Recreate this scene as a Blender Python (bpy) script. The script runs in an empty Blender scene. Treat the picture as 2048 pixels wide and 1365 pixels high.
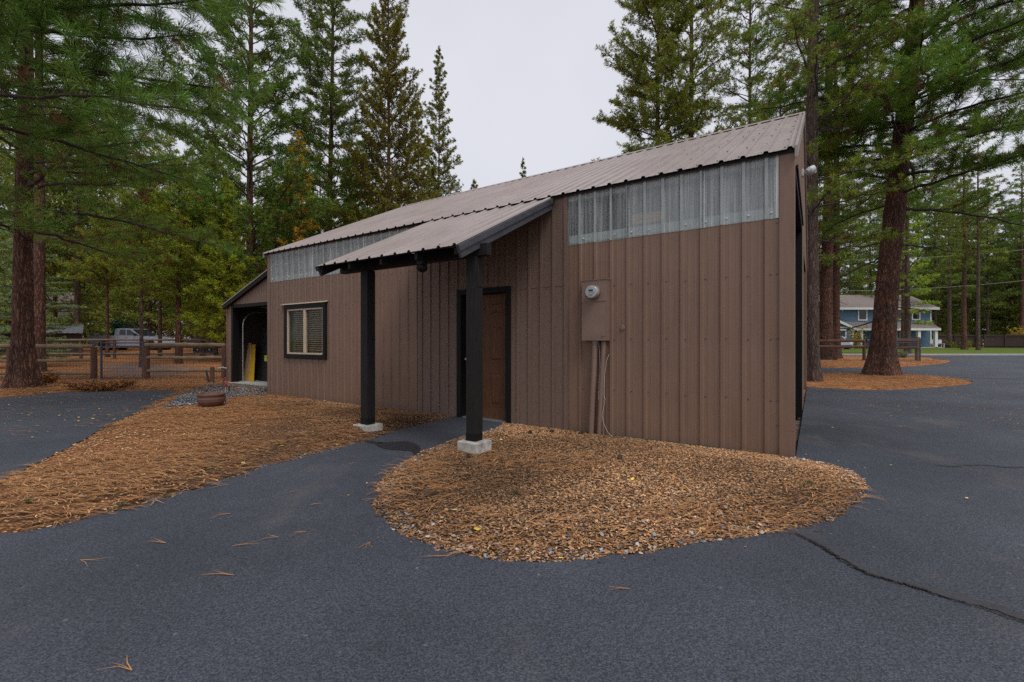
import bpy, math, random
import numpy as np
from mathutils import Vector, Matrix
from mathutils.geometry import delaunay_2d_cdt
PI = math.pi
R = math.radians
SC = bpy.context.scene
COL = SC.collection
F = 910.0            # focal length in photo pixels (16 mm lens)
H = 1.28             # camera height

# ------------------------------------------------------------------ terrain
def sstep(t):
    t = np.clip(t, 0, 1); return t*t*(3-2*t)
def T(x, y):
    """broad lie of the land"""
    x = np.asarray(x, float); y = np.asarray(y, float)
    k = sstep((x+6)/12)
    left = np.clip((y-15.5)*0.0225, 0, .5)
    right = np.clip((y-16)*0.0085, 0, .42)
    return left*(1-k)+right*k
def gp(px, py):
    """point of the ground seen at photo pixel px, py"""
    Z = F*H/(py-683.0)
    for _ in range(40):
        x = (px-1024)/F*Z
        Z = .5*Z+.5*F*(H-float(T(x, Z)))/(py-683.0)
    return ((px-1024)/F*Z, Z)
def at(px, py, Z):
    return Vector(((px-1024)/F*Z, Z, H+(683-py)/F*Z))
def on(px, Z):
    x = (px-1024)/F*Z
    return (x, Z, float(T(x, Z)))

# building frame
CX, CY = 3.07, 4.98
U = Vector((-.8328, .5536, 0)); V = Vector((-.5536, -.8328, 0))
def bw(u, v, z=0):
    return Vector((CX, CY, z))+U*u+V*v
def u_of(px, v=0.0):
    r = (px-1024)/F
    return (r*(CY+V.y*v)-(CX+V.x*v))/(U.x-r*U.y)
def z_of(py, u, v=0.0):
    return H+(683-py)/F*bw(u, v).y

# ------------------------------------------------------------------ tagging
def tag(o, label=None, cat=None, group=None, kind=None):
    if label: o['label'] = label
    if cat: o['category'] = cat
    if group: o['group'] = group
    if kind: o['kind'] = kind
    return o
def empty(name, loc=(0, 0, 0), rz=0, label=None, cat=None, group=None):
    o = bpy.data.objects.new(name, None); COL.objects.link(o)
    o.location = loc; o.rotation_euler = (0, 0, rz); o.empty_display_size = .2
    return tag(o, label, cat, group)
def copy_tree(o, parent=None):
    c = o.copy(); COL.objects.link(c); c.parent = parent
    for ch in o.children:
        copy_tree(ch, c)
    return c

# ------------------------------------------------------------------ mesh builder
class MB:
    def __init__(s):
        s.v = []; s.f = []; s.m = []
    def add(s, vs, fs, m=0):
        n = len(s.v); s.v.extend([tuple(p) for p in vs])
        s.f.extend([tuple(i+n for i in f) for f in fs]); s.m.extend([m]*len(fs)); return s
    def box(s, x0, x1, y0, y1, z0, z1, m=0):
        x0, x1 = min(x0, x1), max(x0, x1); y0, y1 = min(y0, y1), max(y0, y1); z0, z1 = min(z0, z1), max(z0, z1)
        vs = [(x0,y0,z0),(x1,y0,z0),(x1,y1,z0),(x0,y1,z0),(x0,y0,z1),(x1,y0,z1),(x1,y1,z1),(x0,y1,z1)]
        return s.add(vs, [(0,3,2,1),(4,5,6,7),(0,1,5,4),(1,2,6,5),(2,3,7,6),(3,0,4,7)], m)
    def prism(s, poly, a0, a1, axis='u', m=0):
        """poly in the plane normal to axis: 'x' -> (y,z), 'y' -> (x,z), 'z' -> (x,y)"""
        def P(p, a):
            return {'x': (a, p[0], p[1]), 'y': (p[0], a, p[1]), 'z': (p[0], p[1], a)}[axis]
        n = len(poly)
        vs = [P(p, a0) for p in poly]+[P(p, a1) for p in poly]
        fs = [tuple(range(n)), tuple(range(2*n-1, n-1, -1))]
        fs += [(i, i+n, (i+1) % n+n, (i+1) % n) for i in range(n)]
        return s.add(vs, fs, m)
    def tube(s, pts, rad, n=8, m=0, caps=True, squash=1.0):
        pts = [Vector(p) for p in pts]
        if not hasattr(rad, '__len__'): rad = [rad]*len(pts)
        up = Vector((0, 0, 1)); vs = []; fs = []
        prev = None
        for i, p in enumerate(pts):
            d = (pts[min(i+1, len(pts)-1)]-pts[max(i-1, 0)]).normalized()
            if prev is None:
                a = d.cross(up)
                if a.length < .05: a = d.cross(Vector((0, 1, 0)))
            else:
                a = prev-d*prev.dot(d)
            a.normalize(); prev = a; b = d.cross(a)
            for k in range(n):
                t = 2*PI*(k+.5)/n
                vs.append(p+a*(math.cos(t)*rad[i])+b*(math.sin(t)*rad[i]*squash))
        for i in range(len(pts)-1):
            for k in range(n):
                k2 = (k+1) % n
                fs.append((i*n+k, i*n+k2, (i+1)*n+k2, (i+1)*n+k))
        if caps:
            fs.append(tuple(range(n-1, -1, -1))); fs.append(tuple((len(pts)-1)*n+k for k in range(n)))
        return s.add(vs, fs, m)
    def lathe(s, prof, n=32, c=(0, 0, 0), m=0, axis='z'):
        vs = []; fs = []
        for r, h in prof:
            for k in range(n):
                t = 2*PI*k/n
                a, b = r*math.cos(t), r*math.sin(t)
                if axis == 'z': vs.append((c[0]+a, c[1]+b, c[2]+h))
                elif axis == 'y': vs.append((c[0]+a, c[1]+h, c[2]-b))
                else: vs.append((c[0]+h, c[1]+a, c[2]+b))
        for i in range(len(prof)-1):
            for k in range(n):
                k2 = (k+1) % n
                fs.append((i*n+k, i*n+k2, (i+1)*n+k2, (i+1)*n+k))
        fs.append(tuple(range(n-1, -1, -1))); fs.append(tuple((len(prof)-1)*n+k for k in range(n)))
        return s.add(vs, fs, m)
    def sheet(s, prof, P0, P1, m=0):
        vs = []; n = len(prof)
        for a, h in prof: vs.append(P0(a, h))
        for a, h in prof: vs.append(P1(a, h))
        return s.add(vs, [(i, i+1, i+1+n, i+n) for i in range(n-1)], m)
    def build(s, name, mats, parent=None, loc=None, smooth=False, bevel=0, fixn=False):
        me = bpy.data.meshes.new(name)
        me.from_pydata(s.v, [], s.f)
        if not isinstance(mats, (list, tuple)): mats = [mats]
        for q in mats: me.materials.append(q)
        me.polygons.foreach_set('material_index', s.m)
        if fixn:
            import bmesh
            b = bmesh.new(); b.from_mesh(me); bmesh.ops.recalc_face_normals(b, faces=b.faces); b.to_mesh(me); b.free()
        me.update()
        o = bpy.data.objects.new(name, me); COL.objects.link(o)
        if parent: o.parent = parent
        if loc is not None: o.location = loc
        if smooth:
            me.polygons.foreach_set('use_smooth', [True]*len(me.polygons))
        if bevel:
            md = o.modifiers.new('bevel', 'BEVEL'); md.width = bevel; md.segments = 2; md.limit_method = 'ANGLE'; md.angle_limit = R(40)
        return o

def np_mesh(name, verts, faces, mats, parent=None, colors=None, midx=None, smooth=False):
    me = bpy.data.meshes.new(name)
    nv, nf, k = len(verts), len(faces), faces.shape[1]
    me.vertices.add(nv); me.vertices.foreach_set('co', verts.astype(np.float32).ravel())
    me.loops.add(nf*k); me.loops.foreach_set('vertex_index', faces.astype(np.int32).ravel())
    me.polygons.add(nf); me.polygons.foreach_set('loop_start', np.arange(nf, dtype=np.int32)*k)
    me.polygons.foreach_set('loop_total', np.full(nf, k, dtype=np.int32))
    if not isinstance(mats, (list, tuple)): mats = [mats]
    for q in mats: me.materials.append(q)
    if midx is not None: me.polygons.foreach_set('material_index', midx.astype(np.int32))
    if smooth: me.polygons.foreach_set('use_smooth', np.ones(nf, dtype=bool))
    me.update(calc_edges=True)
    if colors is not None:
        a = me.color_attributes.new('Col', 'FLOAT_COLOR', 'POINT')
        c = np.ones((nv, 4), np.float32); c[:, :3] = colors; a.data.foreach_set('color', c.ravel())
    o = bpy.data.objects.new(name, me); COL.objects.link(o)
    if parent: o.parent = parent
    return o

# ------------------------------------------------------------------ materials
def nm(name):
    m = bpy.data.materials.new(name); m.use_nodes = True
    nt = m.node_tree; b = nt.nodes['Principled BSDF']
    return m, nt, b
def setc(b, c, rough=.6, metal=0, spec=.5):
    b.inputs['Base Color'].default_value = (*c, 1); b.inputs['Roughness'].default_value = rough
    b.inputs['Metallic'].default_value = metal; b.inputs['Specular IOR Level'].default_value = spec
def noise(nt, scale, detail=4, rough=.55, stretch=(1, 1, 1), dist=0, obj=True):
    tc = nt.nodes.new('ShaderNodeTexCoord'); mp = nt.nodes.new('ShaderNodeMapping')
    mp.inputs['Scale'].default_value = stretch
    nt.links.new(tc.outputs['Object' if obj else 'Generated'], mp.inputs['Vector'])
    n = nt.nodes.new('ShaderNodeTexNoise'); n.inputs['Scale'].default_value = scale
    n.inputs['Detail'].default_value = detail; n.inputs['Roughness'].default_value = rough
    n.inputs['Distortion'].default_value = dist
    nt.links.new(mp.outputs[0], n.inputs['Vector'])
    return n.outputs['Fac']
def ramp(nt, fac, stops):
    r = nt.nodes.new('ShaderNodeValToRGB'); e = r.color_ramp.elements
    while len(e) < len(stops): e.new(.5)
    for k, (p, c) in enumerate(stops):
        e[k].position = p; e[k].color = (*c, 1) if len(c) == 3 else c
    nt.links.new(fac, r.inputs['Fac']); return r.outputs['Color']
def mix(nt, fac, a, b, mode='MIX'):
    n = nt.nodes.new('ShaderNodeMix'); n.data_type = 'RGBA'; n.blend_type = mode
    for s, q in (('Factor', fac), ('A', a), ('B', b)):
        i = [x for x in n.inputs if x.name == s and (x.type == 'RGBA' if s != 'Factor' else x.type == 'VALUE')][0]
        if isinstance(q, (int, float)): i.default_value = q
        elif isinstance(q, tuple): i.default_value = (*q, 1)
        else: nt.links.new(q, i)
    return [x for x in n.outputs if x.type == 'RGBA'][0]
def math_(nt, op, a, b=0.0, clamp=False):
    n = nt.nodes.new('ShaderNodeMath'); n.operation = op; n.use_clamp = clamp
    for i, q in enumerate((a, b)):
        if isinstance(q, (int, float)): n.inputs[i].default_value = q
        else: nt.links.new(q, n.inputs[i])
    return n.outputs[0]
def bump(nt, b, h, strength=.4, dist=.01):
    n = nt.nodes.new('ShaderNodeBump'); n.inputs['Strength'].default_value = strength; n.inputs['Distance'].default_value = dist
    nt.links.new(h, n.inputs['Height']); nt.links.new(n.outputs[0], b.inputs['Normal'])
def simple(name, c, rough=.6, var=.15, scale=6, stretch=(1, 1, 1), bmp=0, bdist=.005, metal=0, bscale=None, spec=.5):
    m, nt, b = nm(name); setc(b, c, rough, metal, spec)
    f = noise(nt, scale, 5, .6, stretch)
    lo = tuple(max(0, q*(1-var)) for q in c); hi = tuple(min(1, q*(1+var)) for q in c)
    nt.links.new(ramp(nt, f, [(.3, lo), (.7, hi)]), b.inputs['Base Color'])
    if bmp: bump(nt, b, noise(nt, bscale or scale*6, 4, .6, stretch), bmp, bdist)
    return m
M = {}
def mats():
    # painted rib metal, faint vertical streaks and chalky wear
    m, nt, b = nm('brown_metal'); setc(b, (.2, .15, .13), .42, 0, .38)
    c1 = ramp(nt, noise(nt, 3, 5, .6, (6, 6, .35)), [(.25, (.178, .110, .076)), (.75, (.216, .137, .098))])
    c2 = ramp(nt, noise(nt, 1.1, 4, .6), [(.35, (.92, .92, .92)), (.7, (1.06, 1.04, 1.03))])
    c = mix(nt, 1.0, c1, c2, 'MULTIPLY')
    # splash dirt close to the ground
    tc = nt.nodes.new('ShaderNodeTexCoord'); sx = nt.nodes.new('ShaderNodeSeparateXYZ'); nt.links.new(tc.outputs['Object'], sx.inputs[0])
    g = math_(nt, 'MULTIPLY', math_(nt, 'SUBTRACT', math_(nt, 'ADD', math_(nt, 'MULTIPLY', noise(nt, 14, 5, .7), .34), -.02), sx.outputs['Z']), 6, True)
    c = mix(nt, math_(nt, 'MULTIPLY', g, .55), c, (.13, .095, .07))
    nt.links.new(c, b.inputs['Base Color'])
    nt.links.new(ramp(nt, noise(nt, 4, 4, .6, (4, 4, .6)), [(.3, (.34,)*3), (.7, (.52,)*3)]), b.inputs['Roughness'])
    bump(nt, b, noise(nt, 2.2, 3, .5, (1.5, 1.5, .6)), .5, .025)
    M['metal'] = m
    m, nt, b = nm('roof_metal'); setc(b, (.32, .27, .26), .38)
    c1 = ramp(nt, noise(nt, 2.5, 5, .6, (5, .5, .5)), [(.25, (.29, .245, .23)), (.75, (.37, .315, .295))])
    c2 = ramp(nt, noise(nt, .9, 6, .65), [(.4, (.88, .86, .85)), (.7, (1.05, 1.05, 1.05))])
    c = mix(nt, 1.0, c1, c2, 'MULTIPLY')
    s = ramp(nt, noise(nt, 9, 6, .75, (1, .25, .25)), [(.62, (0,)*3), (.75, (1,)*3)])
    c = mix(nt, math_(nt, 'MULTIPLY', s, .35), c, (.16, .11, .09))
    nt.links.new(c, b.inputs['Base Color'])
    bump(nt, b, noise(nt, 2.5, 3, .5), .2, .02)
    M['roof'] = m
    # painted wood siding
    m, nt, b = nm('brown_siding'); setc(b, (.2, .14, .12), .6)
    gr = noise(nt, 10, 8, .7, (14, 14, 1.0), .4)
    nt.links.new(ramp(nt, gr, [(.3, (.138, .090, .069)), (.7, (.180, .120, .094))]), b.inputs['Base Color'])
    h = math_(nt, 'ADD', gr, math_(nt, 'MULTIPLY', noise(nt, 60, 4, .6, (1, 1, 3)), .5))
    bump(nt, b, h, .75, .008)
    M['siding'] = m
    M['trim'] = simple('black_trim', (.007, .007, .007), .6, .3, 5, (4, 4, .6), .4, .004, spec=.2)
    m, nt, b = nm('black_timber'); setc(b, (.02, .02, .022), .65, 0, .2)
    gr = noise(nt, 12, 7, .7, (8, 8, .6), .5)
    nt.links.new(ramp(nt, gr, [(.3, (.007, .0065, .0065)), (.75, (.026, .024, .025))]), b.inputs['Base Color']); bump(nt, b, gr, .7, .008)
    M['timber'] = m
    M['fascia'] = simple('dark_grey_fascia', (.055, .057, .068), .45, .3, 4, (5, 1, 5), .5, .004)
    M['screw'] = simple('screw_head', (.16, .13, .12), .35, .2, 30, metal=.6)
    M['darkscrew'] = simple('rubber_screw', (.03, .027, .027), .5, .2, 30)
    M['silver'] = simple('galvanised', (.45, .46, .47), .35, .2, 20, metal=.8, bmp=.15)
    M['concrete'] = simple('concrete', (.38, .365, .33), .9, .42, 11, bmp=.6, bdist=.006)
    M['slab'] = simple('slab_concrete', (.42, .42, .40), .85, .15, 3, bmp=.4, bdist=.003)
    # translucent corrugated sheet with vertical water streaks
    m, nt, b = nm('clear_sheet'); setc(b, (.3, .33, .33), .25)
    st = noise(nt, 2.6, 5, .7, (11, 11, .28))
    c = ramp(nt, st, [(.30, (.38, .42, .425)), (.60, (.45, .49, .49)), (.78, (.64, .67, .67))])
    nt.links.new(c, b.inputs['Base Color'])
    bump(nt, b, st, .5, .01)
    tr = nt.nodes.new('ShaderNodeBsdfTransparent'); tr.inputs[0].default_value = (.75, .85, .86, 1)
    ms = nt.nodes.new('ShaderNodeMixShader')
    nt.links.new(ramp(nt, st, [(.40, (.50,)*3), (.78, (.85,)*3)]), ms.inputs[0])
    nt.links.new(tr.outputs[0], ms.inputs[1]); nt.links.new(b.outputs[0], ms.inputs[2])
    nt.links.new(ms.outputs[0], nt.nodes['Material Output'].inputs[0])
    M['clear'] = m
    m2 = m.copy(); m2.name = 'clear_sheet_thin'; M['clear2'] = m2
    for r_ in m2.node_tree.nodes:
        if r_.type == 'VALTORGB' and abs(r_.color_ramp.elements[0].position-.40) < .01:
            r_.color_ramp.elements[0].color = (.26, .26, .26, 1); r_.color_ramp.elements[1].color = (.7, .7, .7, 1)
    M['clearrib'] = simple('clear_sheet_rib', (.30, .33, .33), .3, .15, 5, (8, 8, 1)); M['clearlap'] = simple('clear_sheet_lap', (.52, .54, .52), .35, .1, 5, (8, 8, 1))
    # oak stained door
    m, nt, b = nm('oak_stain'); setc(b, (.1, .05, .02), .5, 0, .3)
    gr = noise(nt, 5, 8, .65, (14, 14, 1.2), 1.5)
    nt.links.new(ramp(nt, gr, [(.3, (.045, .018, .007)), (.5, (.098, .041, .016)), (.75, (.16, .070, .028))]), b.inputs['Base Color']); bump(nt, b, gr, .3, .003)
    M['door'] = m
    m, nt, b = nm('window_glass'); setc(b, (.02, .03, .028), .04); b.inputs['Specular IOR Level'].default_value = .6
    tr = nt.nodes.new('ShaderNodeBsdfTransparent'); tr.inputs[0].default_value = (.9, .9, .86, 1)
    ms = nt.nodes.new('ShaderNodeMixShader'); ms.inputs[0].default_value = .16
    nt.links.new(tr.outputs[0], ms.inputs[1]); nt.links.new(b.outputs[0], ms.inputs[2])
    nt.links.new(ms.outputs[0], nt.nodes['Material Output'].inputs[0])
    M['glass'] = m
    M['darkglass'] = simple('dark_glass', (.02, .025, .03), .08, .3, 2)
    M['tan'] = simple('tan_vinyl', (.52, .43, .32), .45, .06)
    M['blind'] = simple('blind_slats', (.80, .76, .66), .5, .1)
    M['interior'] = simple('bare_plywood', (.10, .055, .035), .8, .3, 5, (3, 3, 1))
    M['shadeply'] = simple('shaded_plywood', (.030, .018, .013), .85, .3, 5, (3, 3, 1))  # plywood darkened in its colour to stand for the gloom inside the lean-to
    M['lumber'] = simple('lumber', (.45, .28, .14), .7, .25, 6, (6, 6, .5))
    M['girt'] = simple('pale_girt', (.62, .60, .55), .7, .15, 6)
    M['yellow'] = simple('yellow_board', (.55, .33, .02), .5, .15, 6)
    M['rubber'] = simple('black_rubber', (.02, .021, .023), .6, .3, 12, bmp=.4)
    M['box'] = simple('brown_box_paint', (.20, .132, .105), .42, .08, 4, bmp=.15)
    M['white'] = simple('white_paint', (.72, .73, .72), .5, .06, 4)
    M['offwhite'] = simple('off_white_plastic', (.55, .57, .56), .4, .06, 4)
    M['green'] = simple('dark_green_trim', (.02, .07, .05), .5, .2, 8)
    M['red'] = simple('red_paint', (.20, .045, .03), .5, .3, 20)
    M['terra'] = simple('terracotta', (.125, .060, .042), .7, .25, 12, bmp=.3)
    M['soil'] = simple('potting_soil', (.04, .027, .018), .95, .4, 30, bmp=.8, bdist=.01)
    M['fencewood'] = simple('weathered_rail', (.19, .135, .082), .85, .3, 4, (1, 1, 1), .8, .01, bscale=14)
    M['postwood'] = simple('brown_post', (.10, .05, .032), .85, .35, 5, (5, 5, .6), .8, .01)
    M['farwood'] = simple('far_fence_wood', (.075, .048, .04), .85, .35, 3, (8, 8, .5), .5, .01)
    M['pipe'] = simple('gate_pipe', (.06, .065, .095), .4, .2, 6, metal=.3)
    M['wire'] = simple('wire', (.05, .05, .055), .5, .2, 6)
    M['truck'] = simple('silver_car_paint', (.42, .46, .56), .22, .04, 2, metal=.35)
    M['tyre'] = simple('tyre', (.018, .018, .018), .8, .2, 8)
    M['rim'] = simple('alloy', (.4, .41, .43), .3, .1, 8, metal=.8)
    M['amber'] = simple('amber_lens', (.55, .22, .03), .25, .1)
    M['blue'] = simple('blue_lap_siding', (.085, .17, .26), .6, .1, 3)
    M['bluedark'] = simple('blue_grey_siding', (.10, .15, .17), .6, .1, 3)
    M['shingle'] = simple('shingles', (.21, .17, .155), .9, .3, 5, (1, 1, 3), .5, .02)
    M['cabinwall'] = simple('dark_log_wall', (.03, .022, .018), .8, .3, 3, (1, 1, 6))
    M['shedroof'] = simple('dull_shed_roof', (.19, .19, .21), .5, .2, 4, metal=.2)
    M['cable'] = simple('white_cable', (.5, .48, .45), .5, .1)
    # needles / bark / leaves
    def leafy(name, rough=.55, trans=.38):
        m, nt, b = nm(name); setc(b, (.05, .1, .03), rough, 0, .35)
        a = nt.nodes.new('ShaderNodeAttribute'); a.attribute_name = 'Col'
        nt.links.new(a.outputs['Color'], b.inputs['Base Color'])
        t = nt.nodes.new('ShaderNodeBsdfTranslucent'); nt.links.new(a.outputs['Color'], t.inputs[0])
        ms = nt.nodes.new('ShaderNodeMixShader'); ms.inputs[0].default_value = trans
        nt.links.new(b.outputs[0], ms.inputs[1]); nt.links.new(t.outputs[0], ms.inputs[2])
        nt.links.new(ms.outputs[0], nt.nodes['Material Output'].inputs[0])
        return m
    M['needle'] = leafy('pine_needles'); M['leaf'] = leafy('leaves', .5, .35)
    m, nt, b = nm('litter_bits'); setc(b, (.2, .1, .05), .8, 0, .3)
    a = nt.nodes.new('ShaderNodeAttribute'); a.attribute_name = 'Col'; nt.links.new(a.outputs['Color'], b.inputs['Base Color'])
    M['litter'] = m
    def bark(name, dark, mid, light, sc):
        m, nt, b = nm(name); setc(b, mid, .9, 0, .2)
        tc = nt.nodes.new('ShaderNodeTexCoord'); mp = nt.nodes.new('ShaderNodeMapping'); mp.inputs['Scale'].default_value = (1, 1, .17)
        nt.links.new(tc.outputs['Object'], mp.inputs[0])
        nz = nt.nodes.new('ShaderNodeTexNoise'); nz.inputs['Scale'].default_value = sc*.8; nz.inputs['Detail'].default_value = 3
        nt.links.new(mp.outputs[0], nz.inputs['Vector'])
        av = nt.nodes.new('ShaderNodeVectorMath'); av.operation = 'MULTIPLY_ADD'
        av.inputs[1].default_value = (.16, .16, .16); nt.links.new(nz.outputs['Color'], av.inputs[0]); nt.links.new(mp.outputs[0], av.inputs[2])
        vo = nt.nodes.new('ShaderNodeTexVoronoi'); vo.feature = 'DISTANCE_TO_EDGE'; vo.inputs['Scale'].default_value = sc
        nt.links.new(av.outputs[0], vo.inputs['Vector'])
        fine = noise(nt, sc*4, 8, .8, (1, 1, .35))
        d = math_(nt, 'ADD', math_(nt, 'MULTIPLY', vo.outputs['Distance'], 1.3, True), math_(nt, 'MULTIPLY', fine, .95))
        big = noise(nt, 1.3, 3, .6)
        c = ramp(nt, d, [(.36, dark), (.60, mid), (.92, light)])
        c = mix(nt, 1.0, c, ramp(nt, big, [(.3, (.7, .75, .8)), (.7, (1.2, 1.08, 1.0))]), 'MULTIPLY')
        nt.links.new(c, b.inputs['Base Color']); bump(nt, b, d, 1.0, .035)
        return m
    M['bark'] = bark('pine_bark', (.014, .010, .009), (.095, .048, .034), (.26, .145, .105), 18)
    M['barkdark'] = bark('grey_pine_bark', (.02, .016, .014), (.09, .064, .052), (.20, .15, .125), 18)
    M['limb'] = simple('limb_bark', (.05, .038, .03), .9, .4, 6)

    # asphalt
    m, nt, b = nm('asphalt'); setc(b, (.05, .05, .055), .75, 0, .55)
    fine = noise(nt, 130, 3, .75); gr = noise(nt, 75, 3, .6)
    big = noise(nt, .55, 5, .6); mid = noise(nt, 2.5, 5, .65, (1, .35, 1))
    c = ramp(nt, fine, [(.35, (.014, .016, .022)), (.5, (.047, .053, .071)), (.66, (.108, .119, .150))])
    c = mix(nt, 1.0, c, ramp(nt, big, [(.3, (.62, .62, .64)), (.7, (1.18, 1.17, 1.17))]), 'MULTIPLY')
    dust = ramp(nt, math_(nt, 'MULTIPLY', mid, noise(nt, .8, 3, .5)), [(.30, (0,)*3), (.42, (1,)*3)])
    c = mix(nt, math_(nt, 'MULTIPLY', dust, .24), c, (.17, .15, .125))
    vo = nt.nodes.new('ShaderNodeTexVoronoi'); vo.inputs['Scale'].default_value = 70
    tc = nt.nodes.new('ShaderNodeTexCoord'); nt.links.new(tc.outputs['Object'], vo.inputs['Vector'])
    spk = ramp(nt, vo.outputs['Color'], [(.955, (0,)*3), (.97, (1,)*3)])
    c = mix(nt, math_(nt, 'MULTIPLY', spk, .35), c, (.30, .29, .28))
    nt.links.new(c, b.inputs['Base Color'])
    nt.links.new(ramp(nt, gr, [(.3, (.5,)*3), (.7, (.8,)*3)]), b.inputs['Roughness'])
    bump(nt, b, math_(nt, 'ADD', math_(nt, 'ADD', fine, gr), math_(nt, 'MULTIPLY', vo.outputs['Distance'], .9)), .55, .006)
    M['asphalt'] = m
    M['tar'] = simple('crack_sealant', (.006, .006, .006), .6, .3, 12, bmp=.5)
    M['tarband'] = simple('old_sealant', (.043, .043, .048), .85, .25, 25, bmp=.8, bdist=.004)
    M['damp'] = simple('damp_asphalt', (.020, .021, .025), .45, .25, 90, bmp=.8, bdist=.006)
    M['curb'] = simple('kerb_concrete', (.30, .31, .33), .85, .15, 3)
    # ground (litter covered soil; zones come from a mask attribute)
    m, nt, b = nm('ground_litter'); setc(b, (.2, .1, .05), .95, 0, .15)
    a = nt.nodes.new('ShaderNodeAttribute'); a.attribute_name = 'Col'
    sp = nt.nodes.new('ShaderNodeSeparateColor'); nt.links.new(a.outputs['Color'], sp.inputs[0])
    n1 = noise(nt, 55, 6, .8); n2 = noise(nt, 7, 6, .7); n3 = noise(nt, .7, 4, .6); n4 = noise(nt, 30, 6, .75, (.25, 1, 1), .6)
    orange = ramp(nt, n4, [(.28, (.09, .040, .018)), (.46, (.36, .155, .060)), (.6, (.56, .26, .105)), (.78, (.74, .42, .20))])
    brown = ramp(nt, n1, [(.30, (.035, .022, .014)), (.5, (.15, .085, .048)), (.66, (.30, .19, .12)), (.8, (.46, .36, .27))])
    soil = mix(nt, ramp(nt, math_(nt, 'ADD', math_(nt, 'MULTIPLY', n2, .6), math_(nt, 'MULTIPLY', sp.outputs['Blue'], .55)), [(.40, (0,)*3), (.62, (1,)*3)]), brown, orange)
    n5 = noise(nt, 12, 6, .8, (.22, 1, 1), .8)
    soil = mix(nt, 1.0, soil, ramp(nt, n5, [(.36, (.42, .40, .40)), (.5, (.95, .95, .95)), (.66, (1.45, 1.4, 1.35))]), 'MULTIPLY')
    soil = mix(nt, 1.0, soil, ramp(nt, n3, [(.3, (.78, .78, .8)), (.7, (1.15, 1.12, 1.08))]), 'MULTIPLY')
    grav = ramp(nt, n1, [(.3, (.045, .045, .055)), (.5, (.14, .14, .16)), (.7, (.36, .36, .40))])
    gm = ramp(nt, math_(nt, 'ADD', sp.outputs['Red'], math_(nt, 'MULTIPLY', math_(nt, 'SUBTRACT', n2, .5), .9)), [(.42, (0,)*3), (.58, (1,)*3)])
    soil = mix(nt, gm, soil, grav)
    grass = ramp(nt, noise(nt, 18, 6, .7, (.4, 1, 1)), [(.3, (.045, .085, .012)), (.55, (.12, .17, .025)), (.8, (.30, .27, .06))])
    soil = mix(nt, sp.outputs['Green'], soil, grass)
    nt.links.new(soil, b.inputs['Base Color'])
    bump(nt, b, math_(nt, 'ADD', n1, n2), 1.0, .03)
    M['ground'] = m
mats()

# ------------------------------------------------------------------ sky and light, camera
def world():
    w = bpy.data.worlds.new('World'); SC.world = w; w.use_nodes = True
    nt = w.node_tree; bg = nt.nodes['Background']
    sk = nt.nodes.new('ShaderNodeTexSky'); sk.sky_type = 'NISHITA'; sk.sun_disc = False
    sk.sun_elevation = R(52); sk.sun_rotation = R(150); sk.dust_density = 3; sk.air_density = 1
    tc = nt.nodes.new('ShaderNodeTexCoord'); n = nt.nodes.new('ShaderNodeTexNoise'); n.inputs['Scale'].default_value = 1.6; n.inputs['Detail'].default_value = 4
    nt.links.new(tc.outputs['Generated'], n.inputs['Vector'])
    cl = ramp(nt, n.outputs['Fac'], [(.3, (6.0, 6.1, 6.75)), (.7, (6.9, 6.95, 7.5))])
    c = mix(nt, .93, sk.outputs[0], cl)
    nt.links.new(c, bg.inputs['Color']); bg.inputs['Strength'].default_value = .1
    l = bpy.data.lights.new('sun', 'SUN'); l.energy = 1.5; l.angle = R(20); l.color = (1, .965, .92)
    o = bpy.data.objects.new('sun', l); COL.objects.link(o)
    # light comes from behind and to the right of the camera, high up
    d = Vector((-.30, .52, -.92)).normalized()
    o.rotation_euler = d.to_track_quat('-Z', 'Y').to_euler(); o.location = (0, -5, 20)
    cam = bpy.data.cameras.new('camera'); cam.lens = 16.0; cam.sensor_width = 36; cam.clip_end = 2000; cam.clip_start = .05
    c = bpy.data.objects.new('camera', cam); COL.objects.link(c); c.location = (0, 0, H); c.rotation_euler = (R(90), 0, 0)
    SC.camera = c
    vs = SC.view_settings; vs.view_transform = 'Standard'; vs.look = 'None'; vs.exposure = .20; vs.gamma = 1
    SC.cycles.max_bounces = 6; SC.cycles.transparent_max_bounces = 8; SC.cycles.diffuse_bounces = 3
    SC.cycles.use_denoising = False
world()
# ================================================================== workshop building
BRZ = math.atan2(U.y, U.x)
RIB = .2286; PH = .25
def prof(u0, u1, ph=PH, p=RIB, hr=.019):
    pts = []
    k = math.floor((u0-ph)/p)-1
    while ph+k*p < u1+p:
        c = ph+k*p
        pts += [(c-.030, 0), (c-.016, hr), (c+.016, hr), (c+.030, 0)]
        for q in (.0762, .1524):
            pts += [(c+q-.012, 0), (c+q-.005, hr*.09), (c+q+.005, hr*.09), (c+q+.012, 0)]
        k += 1
    us = [a for a, h in pts]; hs = [h for a, h in pts]
    out = [(u0, float(np.interp(u0, us, hs)))]+[(a, h) for a, h in pts if u0 < a < u1]+[(u1, float(np.interp(u1, us, hs)))]
    return out
def ribs(u0, u1, ph=PH, p=RIB):
    k = math.ceil((u0-ph)/p); r = []
    while ph+k*p < u1: r.append(ph+k*p); k += 1
    return r
PITCH = .495
def zr(v): return 3.405-PITCH*v if v > -4.6 else 3.405+PITCH*4.6-PITCH*(-4.6-v)
def zp(v): return 3.372-.498*v       # porch roof
UL = 10.67
bld = empty('workshop_building', (CX, CY, 0), BRZ,
            'brown metal sided workshop with ribbed gable roof, black post porch and side lean-to garage', 'building')
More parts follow.
